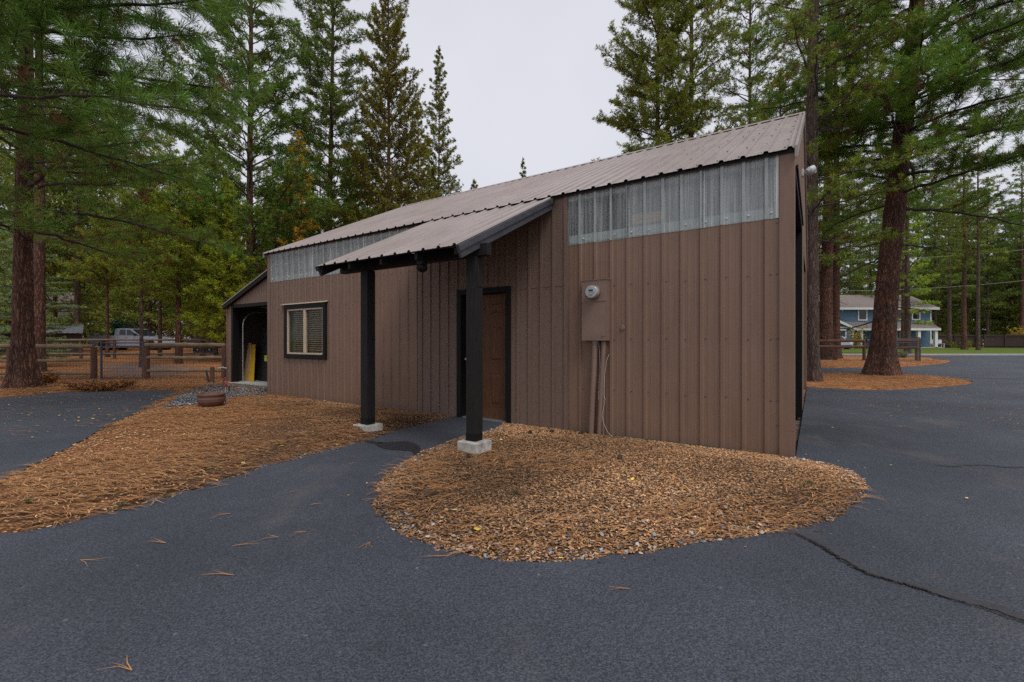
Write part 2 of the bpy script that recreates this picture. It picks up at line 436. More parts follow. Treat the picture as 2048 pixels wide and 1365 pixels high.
def screw(mb, u, v, z, r=.0075, m=1, n=(0, 1, 0)):
    q = MB(); q.lathe([(r*1.5, -.001), (r*1.5, .002), (r, .003), (r*.8, .008)], 6)
    n = Vector(n).normalized(); rot = Vector((0, 0, 1)).rotation_difference(n).to_matrix()
    mb.add([rot @ Vector(p)+Vector((u, v, z)) for p in q.v], q.f, m)

# --- front metal siding, right bay and left bay
rng = random.Random(4)
mb = MB()
def fsheet(u0, u1, z0, z1, m=0, off=0.0, b=None):
    (b or mb).sheet(prof(u0, u1), lambda a, h: (a, h+off, z0), lambda a, h: (a, h+off, z1), m)
fsheet(.12, 2.75, .015, 2.66)
for c in ribs(.12, 2.70):
    for z in (.62, 1.31, 2.03): screw(mb, c-.045, .001, z+rng.uniform(-.01, .01))
for z in (.35, .62, 1.31, 2.03, 2.6): screw(mb, .145, .004, z)
mb.build('metal_siding', [M['metal'], M['screw']], bld)
mb = MB()
fsheet(5.66, 8.40, .015, 2.69); fsheet(8.40, 9.93, .015, .90); fsheet(8.40, 9.93, 2.08, 2.69); fsheet(9.93, 10.58, .015, 2.69)
for c in ribs(5.66, 10.5):
    for z in (.62, 1.31, 2.03, 2.55):
        if not (8.4 < c < 9.95 and .85 < z < 2.1): screw(mb, c-.045, .001, z+rng.uniform(-.01, .01))
mb.build('metal_siding', [M['metal'], M['screw']], bld)
# base green strip and corner trims
MB().box(.02, 2.0, -.03, .012, 0.0, .022).build('base_strip', M['green'], bld)
mb = MB(); mb.box(-.022, .125, 0.0, .024, 0, 3.36); mb.box(-.022, 0, -.13, 0, 0, 3.36); mb.box(-.025, .03, -.012, .027, .30, .306)
mb.build('corner_trim', M['metal'], bld, bevel=.004)
mb = MB(); mb.box(10.575, 10.70, 0.0, .024, 0, 3.36); mb.box(10.68, 10.70, -.13, 0, 0, 3.36)
mb.build('corner_trim', M['metal'], bld, bevel=.004)
# --- wood siding with battens round the door
mb = MB()
def wbox(u0, u1, z0, z1): mb.box(u0, u1, -.02, .006, z0, z1)
wbox(2.75, 3.70, .0, 3.37); wbox(4.78, 5.66, .0, 3.37); wbox(3.70, 4.78, 2.13, 3.37)
uu = 2.752
bats = []
while uu < 5.70:
    bats.append(uu); uu += .2038
for c in bats:
    z0 = 2.135 if 3.68 < c < 4.80 else 0.01
    mb.box(c-.019, c+.019, .006, .025, z0, 3.36)
mb.box(2.75, 3.69, .0062, .0078, 2.066, 2.070)
mb.box(2.752-.03, 2.752+.03, .006, .026, 0.01, 3.36)
mb.box(5.655-.025, 5.655+.025, .006, .024, 0.01, 3.36)
mb.build('board_siding', M['siding'], bld)
MB().box(2.78, 3.68, .006, .0105, 2.072, 2.082).build('flashing_strip', M['metal'], bld)
MB().box(4.80, 5.62, .006, .0105, 2.072, 2.082).build('flashing_strip', M['metal'], bld)
# --- clear corrugated band
def band(u0, u1, z0, z1, name, mk='clear'):
    b = MB(); pr = prof(u0, u1); b.sheet(pr, lambda a, h: (a, h+.006, z0), lambda a, h: (a, h+.006, z1), 0)
    for i in range(len(pr)-1):
        if min(pr[i][1], pr[i+1][1]) > .015: b.m[i] = 2
    b.box(u0, u0+.03, .007, .010, z0+.002, z1, 3)
    for c in ribs(u0, u1)[::1]:
        if rng.random() < .62: screw(b, c-.05, .009, z0+.07, .010, 1)
    b.build(name, [M[mk], M['silver'], M['clearrib'], M['clearlap']], bld)
band(.13, .93, 2.645, 3.36, 'clear_panel'); band(.90, 1.86, 2.64, 3.36, 'clear_panel'); band(1.83, 2.75, 2.635, 3.36, 'clear_panel', 'clear2')
band(5.50, 7.2, 2.675, 3.36, 'clear_panel'); band(7.17, 8.9, 2.67, 3.36, 'clear_panel'); band(8.87, 10.58, 2.675, 3.36, 'clear_panel')
# --- wall cores (behind the sheets), girts, floor, rear walls
mb = MB()
W0, W1 = -.13, -.025
for (a, b_, c, d) in [(0.02, 2.75, 0, 2.62), (2.75, 3.74, 0, 3.30), (3.74, 4.74, 2.06, 3.30), (4.74, 5.6, 0, 3.30), (5.6, 8.47, 0, 2.65),
                      (8.47, 9.87, 0, .97), (8.47, 9.87, 2.01, 2.65), (9.87, 10.64, 0, 2.65)]:
    mb.box(a, b_, W0, W1, c, d)
mb.box(2.6, UL-.02, -9.15, -9.05, 0, 3.3)
mb.box(2.5, 2.6, -9.15, -4.9, 0, 3.3); mb.box(0.03, 2.6, -4.98, -4.88, 0, 3.3)
mb.box(3.0, 3.1, -4.0, -.15, 0, 3.2)
mb.build('wall_core', M['interior'], bld)
for (a, b_, c, d) in ((.02, 2.72, 2.625, 2.78), (.02, 2.72, 3.27, 3.36), (5.62, 10.6, 2.655, 2.80), (5.62, 10.6, 3.27, 3.36)):
    MB().box(a, b_, -.12, -.03, c, d).build('girt', M['girt'], bld)
MB().box(0.32, UL-.03, -9.1, -.14, -.05, .02).build('floor_slab', M['slab'], bld)
b = MB(); b.box(1.42, 1.84, -.15, -.135, 2.84, 2.97); b.build('stored_lumber', simple('orange_lumber', (.85, .42, .16), .7, .1, 6), bld)

# --- gable walls
def gable(mb, u, s, a0, a1, zb, m=0, ph=.1):
    """ribbed sheet in the plane u=const, outward s, from a0 to a1 metres behind the front, lower edge zb"""
    pr = prof(a0, a1, ph)
    k = [p for p in pr if p[0] < 4.6]+[(4.6, 0)]*(a0 < 4.6 < a1)+[p for p in pr if p[0] > 4.6]
    mb.sheet(k, lambda a, h: (u+s*h, -a, zb), lambda a, h: (u+s*h, -a, zr(-a)-.03), m)
mb = MB(); gable(mb, 0, -1, .13, 3.16, 3.24); gable(mb, 0, -1, 3.16, 4.92, .02); gable(mb, 0, -1, 4.92, 9.15, 3.2)
mb.build('gable_siding', M['metal'], bld)
mb = MB(); gable(mb, UL, 1, .02, 9.15, .02); mb.build('gable_siding', M['metal'], bld)
mb = MB()
mb.prism([(-.13, 3.24), (-9.1, 3.24), (-9.1, 3.33), (-4.6, 5.60), (-.13, 3.40)], .03, .12, 'x')
mb.box(.03, .12, -4.9, -3.2, 0, 3.24)
mb.prism([(-.13, 0), (-9.1, 0), (-9.1, 3.33), (-4.6, 5.60), (-.13, 3.40)], UL-.12, UL-.01, 'x')
mb.build('wall_core', M['interior'], bld)
MB().box(-.02, .12, -9.12, -9.0, 0, 3.24).build('rear_post', M['metal'], bld, bevel=.005)
# --- big garage door in the right gable: black jambs, header, set-back sectional door
mb = MB()
mb.box(-.03, .30, -3.20, -3.08, .005, 3.24); mb.box(-.012, .30, -.26, -.14, .005, 3.24)
mb.box(-.03, .30, -3.08, -.14, 3.10, 3.24); mb.box(-.05, -.031, -3.16, -.14, 3.20, 3.25)
mb.build('door_frame', M['trim'], bld, bevel=.004)
gd = MB()
for k in range(5):
    gd.box(.20, .25, -3.08, -.26, .02+k*.62, .02+k*.62+.605)
    for j in range(4): gd.box(.188, .20, -3.0+j*.70, -2.40+j*.70, .10+k*.62, .54+k*.62)
gdo = gd.build('garage_door', M['trim'], bld, bevel=.006)
MB().tube([(.19, -1.6, .80), (.15, -1.6, .82), (.15, -1.45, .82), (.19, -1.45, .80)], .01).build('handle', M['silver'], gdo)

# --- main roof
def roof_sheet(mb, u0, u1, va, vb, zf, off, m=0, step=None):
    s = 1 if vb < va else -1
    def P(v): return lambda a, h: (a, v, zf(v)+off+h)
    mb.sheet(prof(u0, u1, hr=.024), P(va), P(vb), m)
mb = MB(); roof_sheet(mb, -.045, UL+.10, .085, -4.6, zr, .0)
for c in ribs(-.0, UL+.08):
    for v in (.0, -.75, -1.55, -2.35, -3.15, -3.95, -4.45):
        screw(mb, c+.05, v+rng.uniform(-.02, .02), zr(v)+.002, .008, 1, (0, PITCH, 1))
r1 = mb.build('roof', [M['roof'], M['darkscrew']], bld)
mb = MB(); roof_sheet(mb, -.045, UL+.10, -4.6, -9.35, zr, .0)
mb.build('roof', [M['roof']], bld)
# solid deck under the sheets, with wavy dark gap at the eave
mb = MB()
mb.prism([(.05, zr(.05)-.006), (-4.6, zr(-4.6)-.006), (-9.32, zr(-9.32)-.006), (-9.32, zr(-9.32)-.10), (-4.6, zr(-4.6)-.14), (.05, zr(.05)-.045)], -.02, UL+.075, 'x')
mb.build('roof_deck', M['trim'], bld)
# rake flashing on the right and left edge
for (ua, ub, nme) in ((-.052, -.022, 'rake_trim'), (UL+.078, UL+.108, 'rake_trim')):
    mb = MB()
    mb.prism([(.088, zr(.088)+.026), (-4.6, zr(-4.6)+.026), (-9.36, zr(-9.36)+.026), (-9.36, zr(-9.36)-.12), (-4.6, zr(-4.6)-.13), (.088, zr(.088)-.10)], ua, ub, 'x')
    mb.build(nme, M['roof'], bld, bevel=.003)
MBr = MB()
MBr.prism([(-4.40, zr(-4.40)+.022), (-4.6, zr(-4.6)+.026), (-4.80, zr(-4.8)+.022), (-4.80, zr(-4.8)+.026), (-4.6, zr(-4.6)+.034), (-4.40, zr(-4.4)+.026)], -.05, UL+.10, 'x')
MBr.build('ridge_cap', M['roof'], bld)

# --- porch
UA, UB = 2.965, 5.475
por = MB()
roof_sheet(por, UA, UB, 2.155, .0, zp, 0)
for c in ribs(UA+.05, UB):
    for v in (2.05, 1.45, .85, .25):
        screw(por, c+.05, v+rng.uniform(-.03, .03), zp(v)+.002, .008, 1, (0, .5, 1))
# fallen bits on the sheet
po = por.build('porch_roof', [M['roof'], M['darkscrew']], bld)
MB().prism([(2.13, zp(2.13)-.004), (.02, zp(.02)-.004), (.02, zp(.02)-.02), (2.13, zp(2.13)-.02)], UA+.01, UB-.01, 'x').build('deck', M['timber'], po)
for k, c in enumerate((3.02, 3.62, 4.22, 4.83, 5.43)):
    q = MB(); q.prism([(2.10, zp(2.10)-.022), (.022, zp(.022)-.022), (.022, zp(.022)-.145), (2.04, zp(2.04)-.145), (2.10, zp(2.10)-.11)], c-.022, c+.022, 'x')
    q.build('rafter', M['timber'], po, bevel=.003)
for (a, b_) in ((UA-.012, UA+.018), (UB-.018, UB+.012)):
    q = MB(); q.prism([(2.145, zp(2.145)-.006), (.03, zp(.03)-.006), (.03, zp(.03)-.165), (2.075, zp(2.075)-.165)], a, b_, 'x')
    s = -1 if a < 4 else 1
    aa, bb = (a-.02, a) if a < 4 else (b_, b_+.02)
    q.prism([(2.15, zp(2.15)-.003), (.03, zp(.03)-.003), (.03, zp(.03)-.078), (2.12, zp(2.12)-.078)], aa, bb, 'x')
    q.build('fascia', M['fascia'], po, bevel=.002)
MB().box(2.86, 5.50, 1.665, 1.757, 2.25, 2.385).build('beam', M['timber'], po, bevel=.004)
for pu in (3.07, 4.94):
    q = MB(); q.box(pu-.068, pu+.068, 1.71-.068, 1.71+.068, .135, 2.25)
    q.box(pu-.074, pu-.069, 1.71-.045, 1.71+.045, 1.9, 2.24)
    p_ = q.build('post', M['timber'], bld, bevel=.006)
    q = MB(); q.box(pu-.0705, pu+.0705, 1.7815, 1.783, .14, .22); q.box(pu-.0715, pu-.0695, 1.65, 1.77, .14, .22)
    q.build('post_bracket', M['trim'], p_)
    q = MB(); a = .148; q.box(pu-a, pu+a, 1.71-.14, 1.71+.14, -.1, .135)
    q.build('footing', M['concrete'], bld, bevel=.012)
# --- door
q = MB(); Z1 = 2.13
q.box(3.70, 3.79, -.12, .03, 0, Z1); q.box(4.69, 4.78, -.12, .03, 0, Z1); q.box(3.79, 4.69, -.12, .03, 2.04, Z1)
q.build('door_frame', M['trim'], bld, bevel=.004)
q = MB(); DV = -.10
q.box(3.795, 4.685, DV-.045, DV, .03, 2.035)
dr = q.build('door', M['door'], bld)
q = MB()
def panel(u0, u1, z0, z1):
    # raised panel: sunk groove with bevelled field
    for (s, d0, d1) in ((0, .0, .007),):
        q.box(u0, u1, DV, DV+.004, z0, z0+.018); q.box(u0, u1, DV, DV+.004, z1-.018, z1)
        q.box(u0, u0+.018, DV, DV+.004, z0+.018, z1-.018); q.box(u1-.018, u1, DV, DV+.004, z0+.018, z1-.018)
    a, b_ = .045, .075
    v = [(u0+a, DV+.0005, z0+a), (u1-a, DV+.0005, z0+a), (u1-a, DV+.0005, z1-a), (u0+a, DV+.0005, z1-a),
         (u0+b_, DV+.011, z0+b_), (u1-b_, DV+.011, z0+b_), (u1-b_, DV+.011, z1-b_), (u0+b_, DV+.011, z1-b_)]
    q.add(v, [(4, 5, 6, 7), (0, 1, 5, 4), (1, 2, 6, 5), (2, 3, 7, 6), (3, 0, 4, 7)])
for (u0, u1) in ((3.88, 4.20), (4.28, 4.60)):
    panel(u0, u1, .22, .78); panel(u0, u1, .93, 1.55); panel(u0, u1, 1.68, 1.93)
q.build('raised_panel', M['door'], dr, bevel=.002)
q = MB(); q.lathe([(.03, 0), (.03, .006), (.012, .01), (.012, .04), (.027, .05), (.027, .065), (.015, .075)], 16, (4.63, DV, .98), 0, 'y')
q.build('knob', M['silver'], dr, smooth=False)
MB().box(3.79, 4.69, -.12, .0, .0, .028).build('threshold', M['silver'], bld)

# --- window
WU0, WU1, WZ0, WZ1 = 8.38, 9.95, .885, 2.10
q = MB(); t = .10
q.box(WU0, WU1, -.05, .045, WZ0, WZ0+t); q.box(WU0, WU1, -.05, .045, WZ1-t, WZ1)
q.box(WU0, WU0+t, -.05, .045, WZ0+t, WZ1-t); q.box(WU1-t, WU1, -.05, .045, WZ0+t, WZ1-t)
win = q.build('window', M['trim'], bld, bevel=.004)
q = MB(); q.prism([(.0, WZ1+.035), (.065, WZ1+.008), (.065, WZ1+.002), (.0, WZ1+.028)], WU0-.05, WU1+.12, 'x')
q.build('drip_cap', M['tan'], win)
a0, a1, b0, b1 = WU0+t, WU1-t, WZ0+t, WZ1-t; mid = (a0+a1)/2; w = .035
q = MB(); q.box(a0, a1, -.03, .028, b0, b0+w); q.box(a0, a1, -.03, .028, b1-w, b1)
q.box(a0, a0+w, -.03, .028, b0+w, b1-w); q.box(a1-w, a1, -.03, .028, b0+w, b1-w); q.box(mid-.035, mid+.035, -.03, .032, b0+w, b1-w)
q.build('sash', M['tan'], win, bevel=.003)
for (p0, p1) in ((a0+w, mid-.035), (mid+.035, a1-w)):
    MB().box(p0, p1, -.006, 0, b0+w, b1-w).build('pane', M['glass'], win)
q = MB(); z = b0+.05
while z < b1-.03:
    q.add([(a0-.15, -.085, z-.014), (a1-.14, -.085, z-.014), (a1-.14, -.055, z+.014), (a0-.15, -.055, z+.014)], [(0, 1, 2, 3)]); z += .047
q.build('blind', M['blind'], win)
MB().box(a1-.10, a1+.12, -.12, -.10, b0-.02, b1+.02).build('curtain', simple('pale_green_curtain', (.17, .26, .17), .8, .2, 4), win)

# ================================================================== lean-to garage on the left
LV = -.91
def lz(a): return 3.76-.333*a
def lean_profile(p): return p
mb = MB()
def lsheet(a0, a1, zb, ztop=None):
    mb.sheet(prof(UL+a0, UL+a1, .1, .11, .012), lambda a, h: (a, LV+h, zb), lambda a, h: (a, LV+h, ztop if ztop else lz(a-UL)-.06))
lsheet(.02, .50, .02); lsheet(.50, 3.72, 2.36); lsheet(3.72, 4.04, .02)
mb.box(UL+4.02, UL+4.05, -5.0, LV+.012, .02, lz(4.04)-.07); mb.build('garage_siding', M['metal'], bld)
mb = MB(); mb.box(UL+4.01, UL+4.07, LV-.06, LV+.02, .015, 2.36); mb.build('corner_trim', M['metal'], bld, bevel=.004)
mb = MB()
mb.box(UL+3.66, UL+3.76, LV-.16, LV+.028, .02, 2.37); mb.box(UL+.46, UL+.56, LV-.35, LV+.028, .02, 2.37)
mb.box(UL+.56, UL+3.66, LV-.35, LV+.028, 2.27, 2.37); mb.build('garage_opening_frame', M['trim'], bld, bevel=.004)
mb = MB()
mb.prism([(UL, lz(0)), (UL+4.14, lz(4.14)), (UL+4.14, lz(4.14)-.03), (UL, lz(0)-.03)], -5.1, LV+.12, 'y')
lr = mb.build('garage_roof', M['roof'], bld)
mb = MB(); mb.prism([(UL, lz(0)-.032), (UL+4.12, lz(4.12)-.032), (UL+4.12, lz(4.12)-.15), (UL, lz(0)-.15)], LV+.035, LV+.11, 'y')
mb.prism([(UL, lz(0)-.032), (UL+4.02, lz(4.02)-.032), (UL+4.02, lz(4.02)-.05), (UL, lz(0)-.05)], -5.05, LV+.033, 'y')
mb.build('fascia', M['trim'], lr)
mb = MB(); mb.box(UL+.02, UL+4.0, -5.05, -4.95, 0, 2.4); mb.box(UL+3.9, UL+4.0, -4.95, LV-.18, 0, 2.35)
for k in range(6): mb.box(UL+.2+k*.62, UL+.24+k*.62, -4.95, -4.87, 0, 2.6)
mb.box(UL+.005, UL+.02, -4.95, LV-.18, 0, 2.9)
mb.build('wall_core', M['shadeply'], bld)
MB().box(UL-.0+.02, UL+4.0, -4.95, LV+.10, -.05, .045).build('garage_slab', M['slab'], bld, bevel=.008)
# overhead door track
tu = UL+3.60
pts = [(tu, LV-.24, .05), (tu, LV-.24, 1.75)]+[(tu, LV-.24-.42*(1-math.cos(t)), 1.75+.42*math.sin(t)) for t in [PI/2*k/6 for k in range(1, 7)]]+[(tu, -3.6, 2.20)]
MB().tube(pts, .018, 6).build('door_track', M['silver'], bld)
q = MB()
for k in range(4): q.box(UL+.60, UL+3.5, -1.9-k*.5, -1.42-k*.5, 2.2, 2.24)
q.build('raised_garage_door', M['trim'], bld)

# things leaning inside the garage
def lean_panel(name, u0, u1, vb, vt, zt, th, m, label, cat, extra=None, tilt=0.0, tread=0):
    e = empty(name, bw((u0+u1)/2, vb, .045), BRZ, label, cat)
    q = MB(); w = (u1-u0)/2; z = zt-.045
    q.add([(-w, 0, 0), (w, 0, 0), (w, -th, 0), (-w, -th, 0), (-w+tilt, vt-vb, z), (w+tilt, vt-vb, z), (w+tilt, vt-vb-th, z), (-w+tilt, vt-vb-th, z)],
          [(0,3,2,1),(4,5,6,7),(0,1,5,4),(1,2,6,5),(2,3,7,6),(3,0,4,7)])
    for k in range(tread):
        zz = .06+k*(z-.1)/14; f = zz/z
        for j in range(5):
            uu = -w+.28*f+(j+.15*(k % 2))*(2*w)/5.3; q.box(uu, uu+.13, -.3*f-.02, -.3*f+.014, zz, zz+.045)
    q.build('board', m, e, bevel=.004)
    return e, w, z
vv = -1.30
ua, ub = u_of(498, vv), u_of(487, vv)
lean_panel('wood_board', ua, ub, vv, vv-.15, 1.22, .03, M['lumber'], 'orange wood board standing upright inside the garage opening', 'board', tilt=.20)
ua, ub = u_of(508, vv), u_of(499, vv)
lean_panel('yellow_board', ua, ub, vv+.03, vv-.2, 1.18, .03, M['yellow'], 'yellow board leaning between wood board and black mats', 'board', tilt=.34)
ua, ub = 13.05, 14.22; vv = -1.75
e, w, z = lean_panel('rubber_mat_stack', ua, ub, vv+.2, vv-.1, 1.75, .10, M['rubber'], 'stack of black rubber mats leaning in the garage with a yellow tag', 'mats', tilt=.42, tread=14)
q = MB(); q.box(-.02, .11, -.03, .035, .62, .80); q.build('tag', simple('yellow_tag', (.55, .55, .05), .5, .1), e)

# ================================================================== electric meter box
mu0, mu1 = 2.095, 2.456
meter = empty('electric_meter_box', bw(2.275, 0.02, 0), BRZ, 'brown electric meter cabinet on the front wall with round glass meter and two conduits', 'meter box')
def ml(u): return u-2.275
q = MB(); q.box(ml(mu0), ml(mu1), -.002, .112, 1.285, 2.10)
q.prism([(-.002, 2.10), (.122, 2.10), (.122, 2.106), (-.002, 2.125)], ml(mu0)-.008, ml(mu1)+.008, 'x')
q.box(ml(mu0)-.004, ml(mu1)+.004, .112, .119, 1.812, 1.828); q.box(ml(mu0), ml(mu0)+.006, .112, .116, 1.30, 1.80)
bx = q.build('cabinet', M['box'], meter, bevel=.004)
q = MB(); q.lathe([(.02, 0), (.02, .012)], 10, (ml(2.14), .112, 1.36), 0, 'y'); q.build('latch', M['box'], bx)
mz = 1.935; mu = ml(2.264+.01)
q = MB(); q.lathe([(.095, 0), (.095, .03), (.088, .034)], 32, (mu, .112, mz), 0, 'y'); q.box(mu-.015, mu+.015, .115, .15, mz+.092, mz+.112)
rg = q.build('meter_ring', M['box'], meter, bevel=.002)
q = MB(); q.lathe([(.084, .03), (.084, .095), (.078, .102), (.05, .104), (0.001, .104)], 32, (mu, .112, mz), 0, 'y')
q.build('meter_dial', simple('meter_face', (.36, .38, .40), .15, .06, 8), meter, smooth=False)
q = MB(); q.box(mu-.030, mu+.030, .2165, .219, mz+.005, mz+.03); q.build('display', simple('lcd', (.02, .03, .03), .2), meter)
q = MB()
for k in range(7): q.box(mu-.05+k*.014, mu-.042+k*.014, .2165, .218, mz-.018, mz-.010)
q.box(mu-.03, mu+.03, .2165, .218, mz-.040, mz-.035); q.box(mu-.02, mu+.02, .2165, .218, mz-.052, mz-.048)
q.build('dial_marking', simple('dial_print', (.12, .13, .14), .4), meter)
def mp(px, py, v=.07):
    u = u_of(px, v); return (ml(u), v-.02, z_of(py, u, v))
q = MB(); q.tube([mp(1190.5, 684), mp(1188, 740), mp(1185, 800), mp(1182, 872)], [.039]*4, 14); q.lathe([(.046, 0), (.046, .05)], 14, (mp(1190.5, 684)[0], .05, 1.245))
q.build('conduit', M['box'], meter, smooth=False)
q = MB(); q.tube([mp(1208, 684), mp(1205, 740), mp(1201.5, 800), mp(1198, 872)], [.030]*4, 12); q.build('conduit', M['box'], meter)
q = MB(); q.tube([mp(1208.5, 752, .045), mp(1207, 800, .045), mp(1206, 875, .045)], .013, 8); q.build('ground_pipe', M['box'], meter)
q = MB()
q.tube([mp(1197, 684, .06), mp(1199, 705, .06), mp(1200, 735, .07), mp(1198, 770, .08), mp(1197, 800, .09)], .0028, 5)
q.tube([mp(1218.5, 709, .04), mp(1213, 722, .06), mp(1209, 752, .06), mp(1208, 790, .07), mp(1210, 800, .08), mp(1206, 822, .08), mp(1204, 832, .09), mp(1208, 850, .10), mp(1216, 866, .10), mp(1226, 876, .12), mp(1238, 880, .14)], .0028, 5)
q.build('cable', M['cable'], meter)
# round wall plug
o = MB().lathe([(.038, 0), (.038, .006), (.030, .012), (.028, .006), (.018, .006), (.016, .016), (.001, .018)], 24, (0, 0, 0), 0, 'y').build('cleanout_cap', M['box'])
o.location = bw(1.925, .002, z_of(657.6, 1.925)); o.rotation_euler = (0, 0, BRZ)
tag(o, 'small round brown cap on the siding right of the meter', 'wall cap')
# security light under the porch eave
e = empty('security_light', bw(3.62, 2.0, 2.20), BRZ, 'small dark dome light hanging under the porch eave', 'light')
q = MB(); q.box(-.045, .045, -.045, .045, -.035, .06); q.build('bracket', M['trim'], e, bevel=.004)
q = MB(); q.lathe([(.05, -.035), (.065, -.05), (.065, -.075), (.05, -.10), (.02, -.115), (.001, -.117)], 20); q.build('dome', M['trim'], e, smooth=True)
# twin flood light on gable
e = empty('flood_light', bw(0, -3.4, z_of(348, -.02, -3.4)), BRZ, 'white twin head flood light on the right gable wall', 'light')
q = MB(); q.box(-.05, -.005, -.06, .06, -.06, .06); q.build('base', M['offwhite'], e, bevel=.01)
for s in (-1, 1):
    q = MB(); q.tube([(-.05, s*.03, 0), (-.09, s*.07, .03)], .015, 8)
    q.lathe([(.03, 0), (.06, .05), (.07, .12), (.06, .125)], 16); n = len(q.v)-64
    for i in range(n, len(q.v)):
        p = Vector(q.v[i]); p = Matrix.Rotation(R(60)*s, 3, 'X') @ Matrix.Rotation(R(-50), 3, 'Y') @ p; q.v[i] = tuple(p+Vector((-.09, s*.07, .0)))
    q.build('lamp_head', M['offwhite'], e, smooth=False)

# ================================================================== ground, asphalt
def pl(pts): return [gp(*p) for p in pts]
door_l = (float(bw(4.79, -.12).x), float(bw(4.79, -.12).y)); door_r = (float(bw(3.69, -.12).x), float(bw(3.69, -.12).y))
left_edge = [(902.6, 836.6), (846, 850.7), (796, 864), (730, 885.6), (680, 898), (600, 920), (532, 937), (452, 964), (319, 1004), (177, 1041), (71, 1063.6), (0, 1070)]
isl = [(1009.7, 847.4), (995.6, 855.7), (970, 865), (912.5, 880), (846, 906), (808, 926), (781, 945), (760, 975), (745, 1010), (750, 1025), (765, 1040), (785, 1060), (808, 1075.5), (863, 1097), (930, 1116),
       (998, 1127), (1079.5, 1130), (1161, 1125.6), (1250, 1113.5), (1338, 1102), (1455, 1084), (1572, 1066.6), (1645.5, 1049), (1689.5, 1031.5), (1719, 1005), (1730.5, 981.7), (1724.6, 961), (1704, 946.5), (1660, 931.8), (1616, 921.6)]
def cr(p, q, k=4):   # catmull-rom densify
    return p
def dens(pts, n=4):
    out = []; P = [Vector(p) for p in pts]
    for i in range(len(P)-1):
        a, b, c, d = P[max(i-1, 0)], P[i], P[i+1], P[min(i+2, len(P)-1)]
        for k in range(n):
            t = k/n
            out.append(tuple(.5*((2*b)+(c-a)*t+(2*a-5*b+4*c-d)*t*t+(3*b-a-3*c+d)*t**3)))
    out.append(tuple(P[-1])); return out
jr = random.Random(9)
def rough(pts, a=.012):
    return [pts[0]]+[(p[0]+jr.gauss(0, a), p[1]+jr.gauss(0, a)) for p in pts[1:-1]]+[pts[-1]]
le = rough(dens(pl(left_edge), 5)); ie = rough(dens(pl(isl), 4))
corner = (float(bw(-.03, .03).x), float(bw(-.03, .03).y))
gv = (float(bw(-.03, -4.95).x), float(bw(-.03, -4.95).y)); gr_ = (float(bw(-.03, -9.2).x), float(bw(-.03, -9.2).y)); gb = (float(bw(4, -9.6).x), float(bw(4, -9.6).y))
ZC = gp(2040, 712.2)[1]
main_poly = ([door_l]+le+[(-4.4, 2.6), (-7, 1.9), (-14, 1.2), (-14, -8), (16, -8), (30, 0), (70, 12), (90, ZC+3), (60, ZC), (40, ZC+.3), (26, ZC), (14, ZC),
             (10, 30), (6.0, 20), gb, gr_, gv, corner]+ie[::-1]+[door_r])
isl2 = dens(pl([(1560, 772), (1604, 775), (1670, 778.6), (1743, 781.5), (1816, 780), (1890, 775), (1925, 771), (1948, 766.5), (1925, 760), (1890, 756.6), (1816, 751), (1706, 747.4), (1633, 748), (1580, 752)]), 3)
isl3 = dens(pl([(1560, 737), (1637, 737.5), (1743, 736.5), (1816, 734.6), (1860, 731), (1890, 727), (1899, 723), (1888, 720.5), (1871, 719), (1838, 716.5), (1743, 715), (1640, 714.5), (1560, 714.5)]), 3)
isl2 = rough(isl2, .03); isl3 = rough(isl3, .05)
left_poly = [tuple(p) for p in rough(dens(pl([(0, 968), (60, 935), (97.5, 917), (164, 882), (230, 848), (284, 822), (330, 800), (363, 783)]), 5))]+\
            [tuple(p) for p in rough(dens(pl([(363, 782.3), (300, 782.6), (200, 784.5), (100, 787.5), (60, 792), (0, 797)]), 4), .03)]+[(-18, 11.0), (-22, 5), (-10, 2.9), (-6.5, 3.6)]
def pip(x, y, poly):
    x = np.asarray(x); y = np.asarray(y); r = np.zeros(x.shape, bool); n = len(poly); j = n-1
    for i in range(n):
        xi, yi = poly[i]; xj, yj = poly[j]
        if yi != yj:
            c = ((yi > y) != (yj > y)) & (x < (xj-xi)*(y-yi)/(yj-yi)+xi); r ^= c
        j = i
    return r
def pdist(x, y, poly):
    d = np.full(np.shape(x), 1e9); n = len(poly)
    for i in range(n):
        ax, ay = poly[i]; bx, by = poly[(i+1) % n]; ex, ey = bx-ax, by-ay; L = ex*ex+ey*ey+1e-12
        t = np.clip(((x-ax)*ex+(y-ay)*ey)/L, 0, 1); d = np.minimum(d, np.hypot(x-ax-t*ex, y-ay-t*ey))
    return d
def on_asphalt(x, y):
    return (pip(x, y, main_poly) & ~pip(x, y, isl2) & ~pip(x, y, isl3)) | pip(x, y, left_poly)
def adist(x, y):
    return np.minimum(np.minimum(pdist(x, y, main_poly), pdist(x, y, left_poly)), np.minimum(pdist(x, y, isl2), pdist(x, y, isl3)))
foot = [tuple(bw(u, v).xy) for u, v in ((-.05, .0), (UL+.05, .0), (UL+.05, LV), (UL+4.1, LV), (UL+4.1, -5), (UL+.05, -5), (UL+.05, -9.3), (-.05, -9.3))]
rngn = np.random.default_rng(3)
_ph = rngn.uniform(0, 6.28, 12); _kx = rngn.normal(0, 1, 12); _ky = rngn.normal(0, 1, 12)
def lump(x, y):
    s = 0
    for i in range(12):
        f = (1.2, 2.6, 5.5)[i % 3]; s = s+np.sin(f*(_kx[i]*x+_ky[i]*y)+_ph[i])*(1.0, .5, .28)[i % 3]
    return s/5
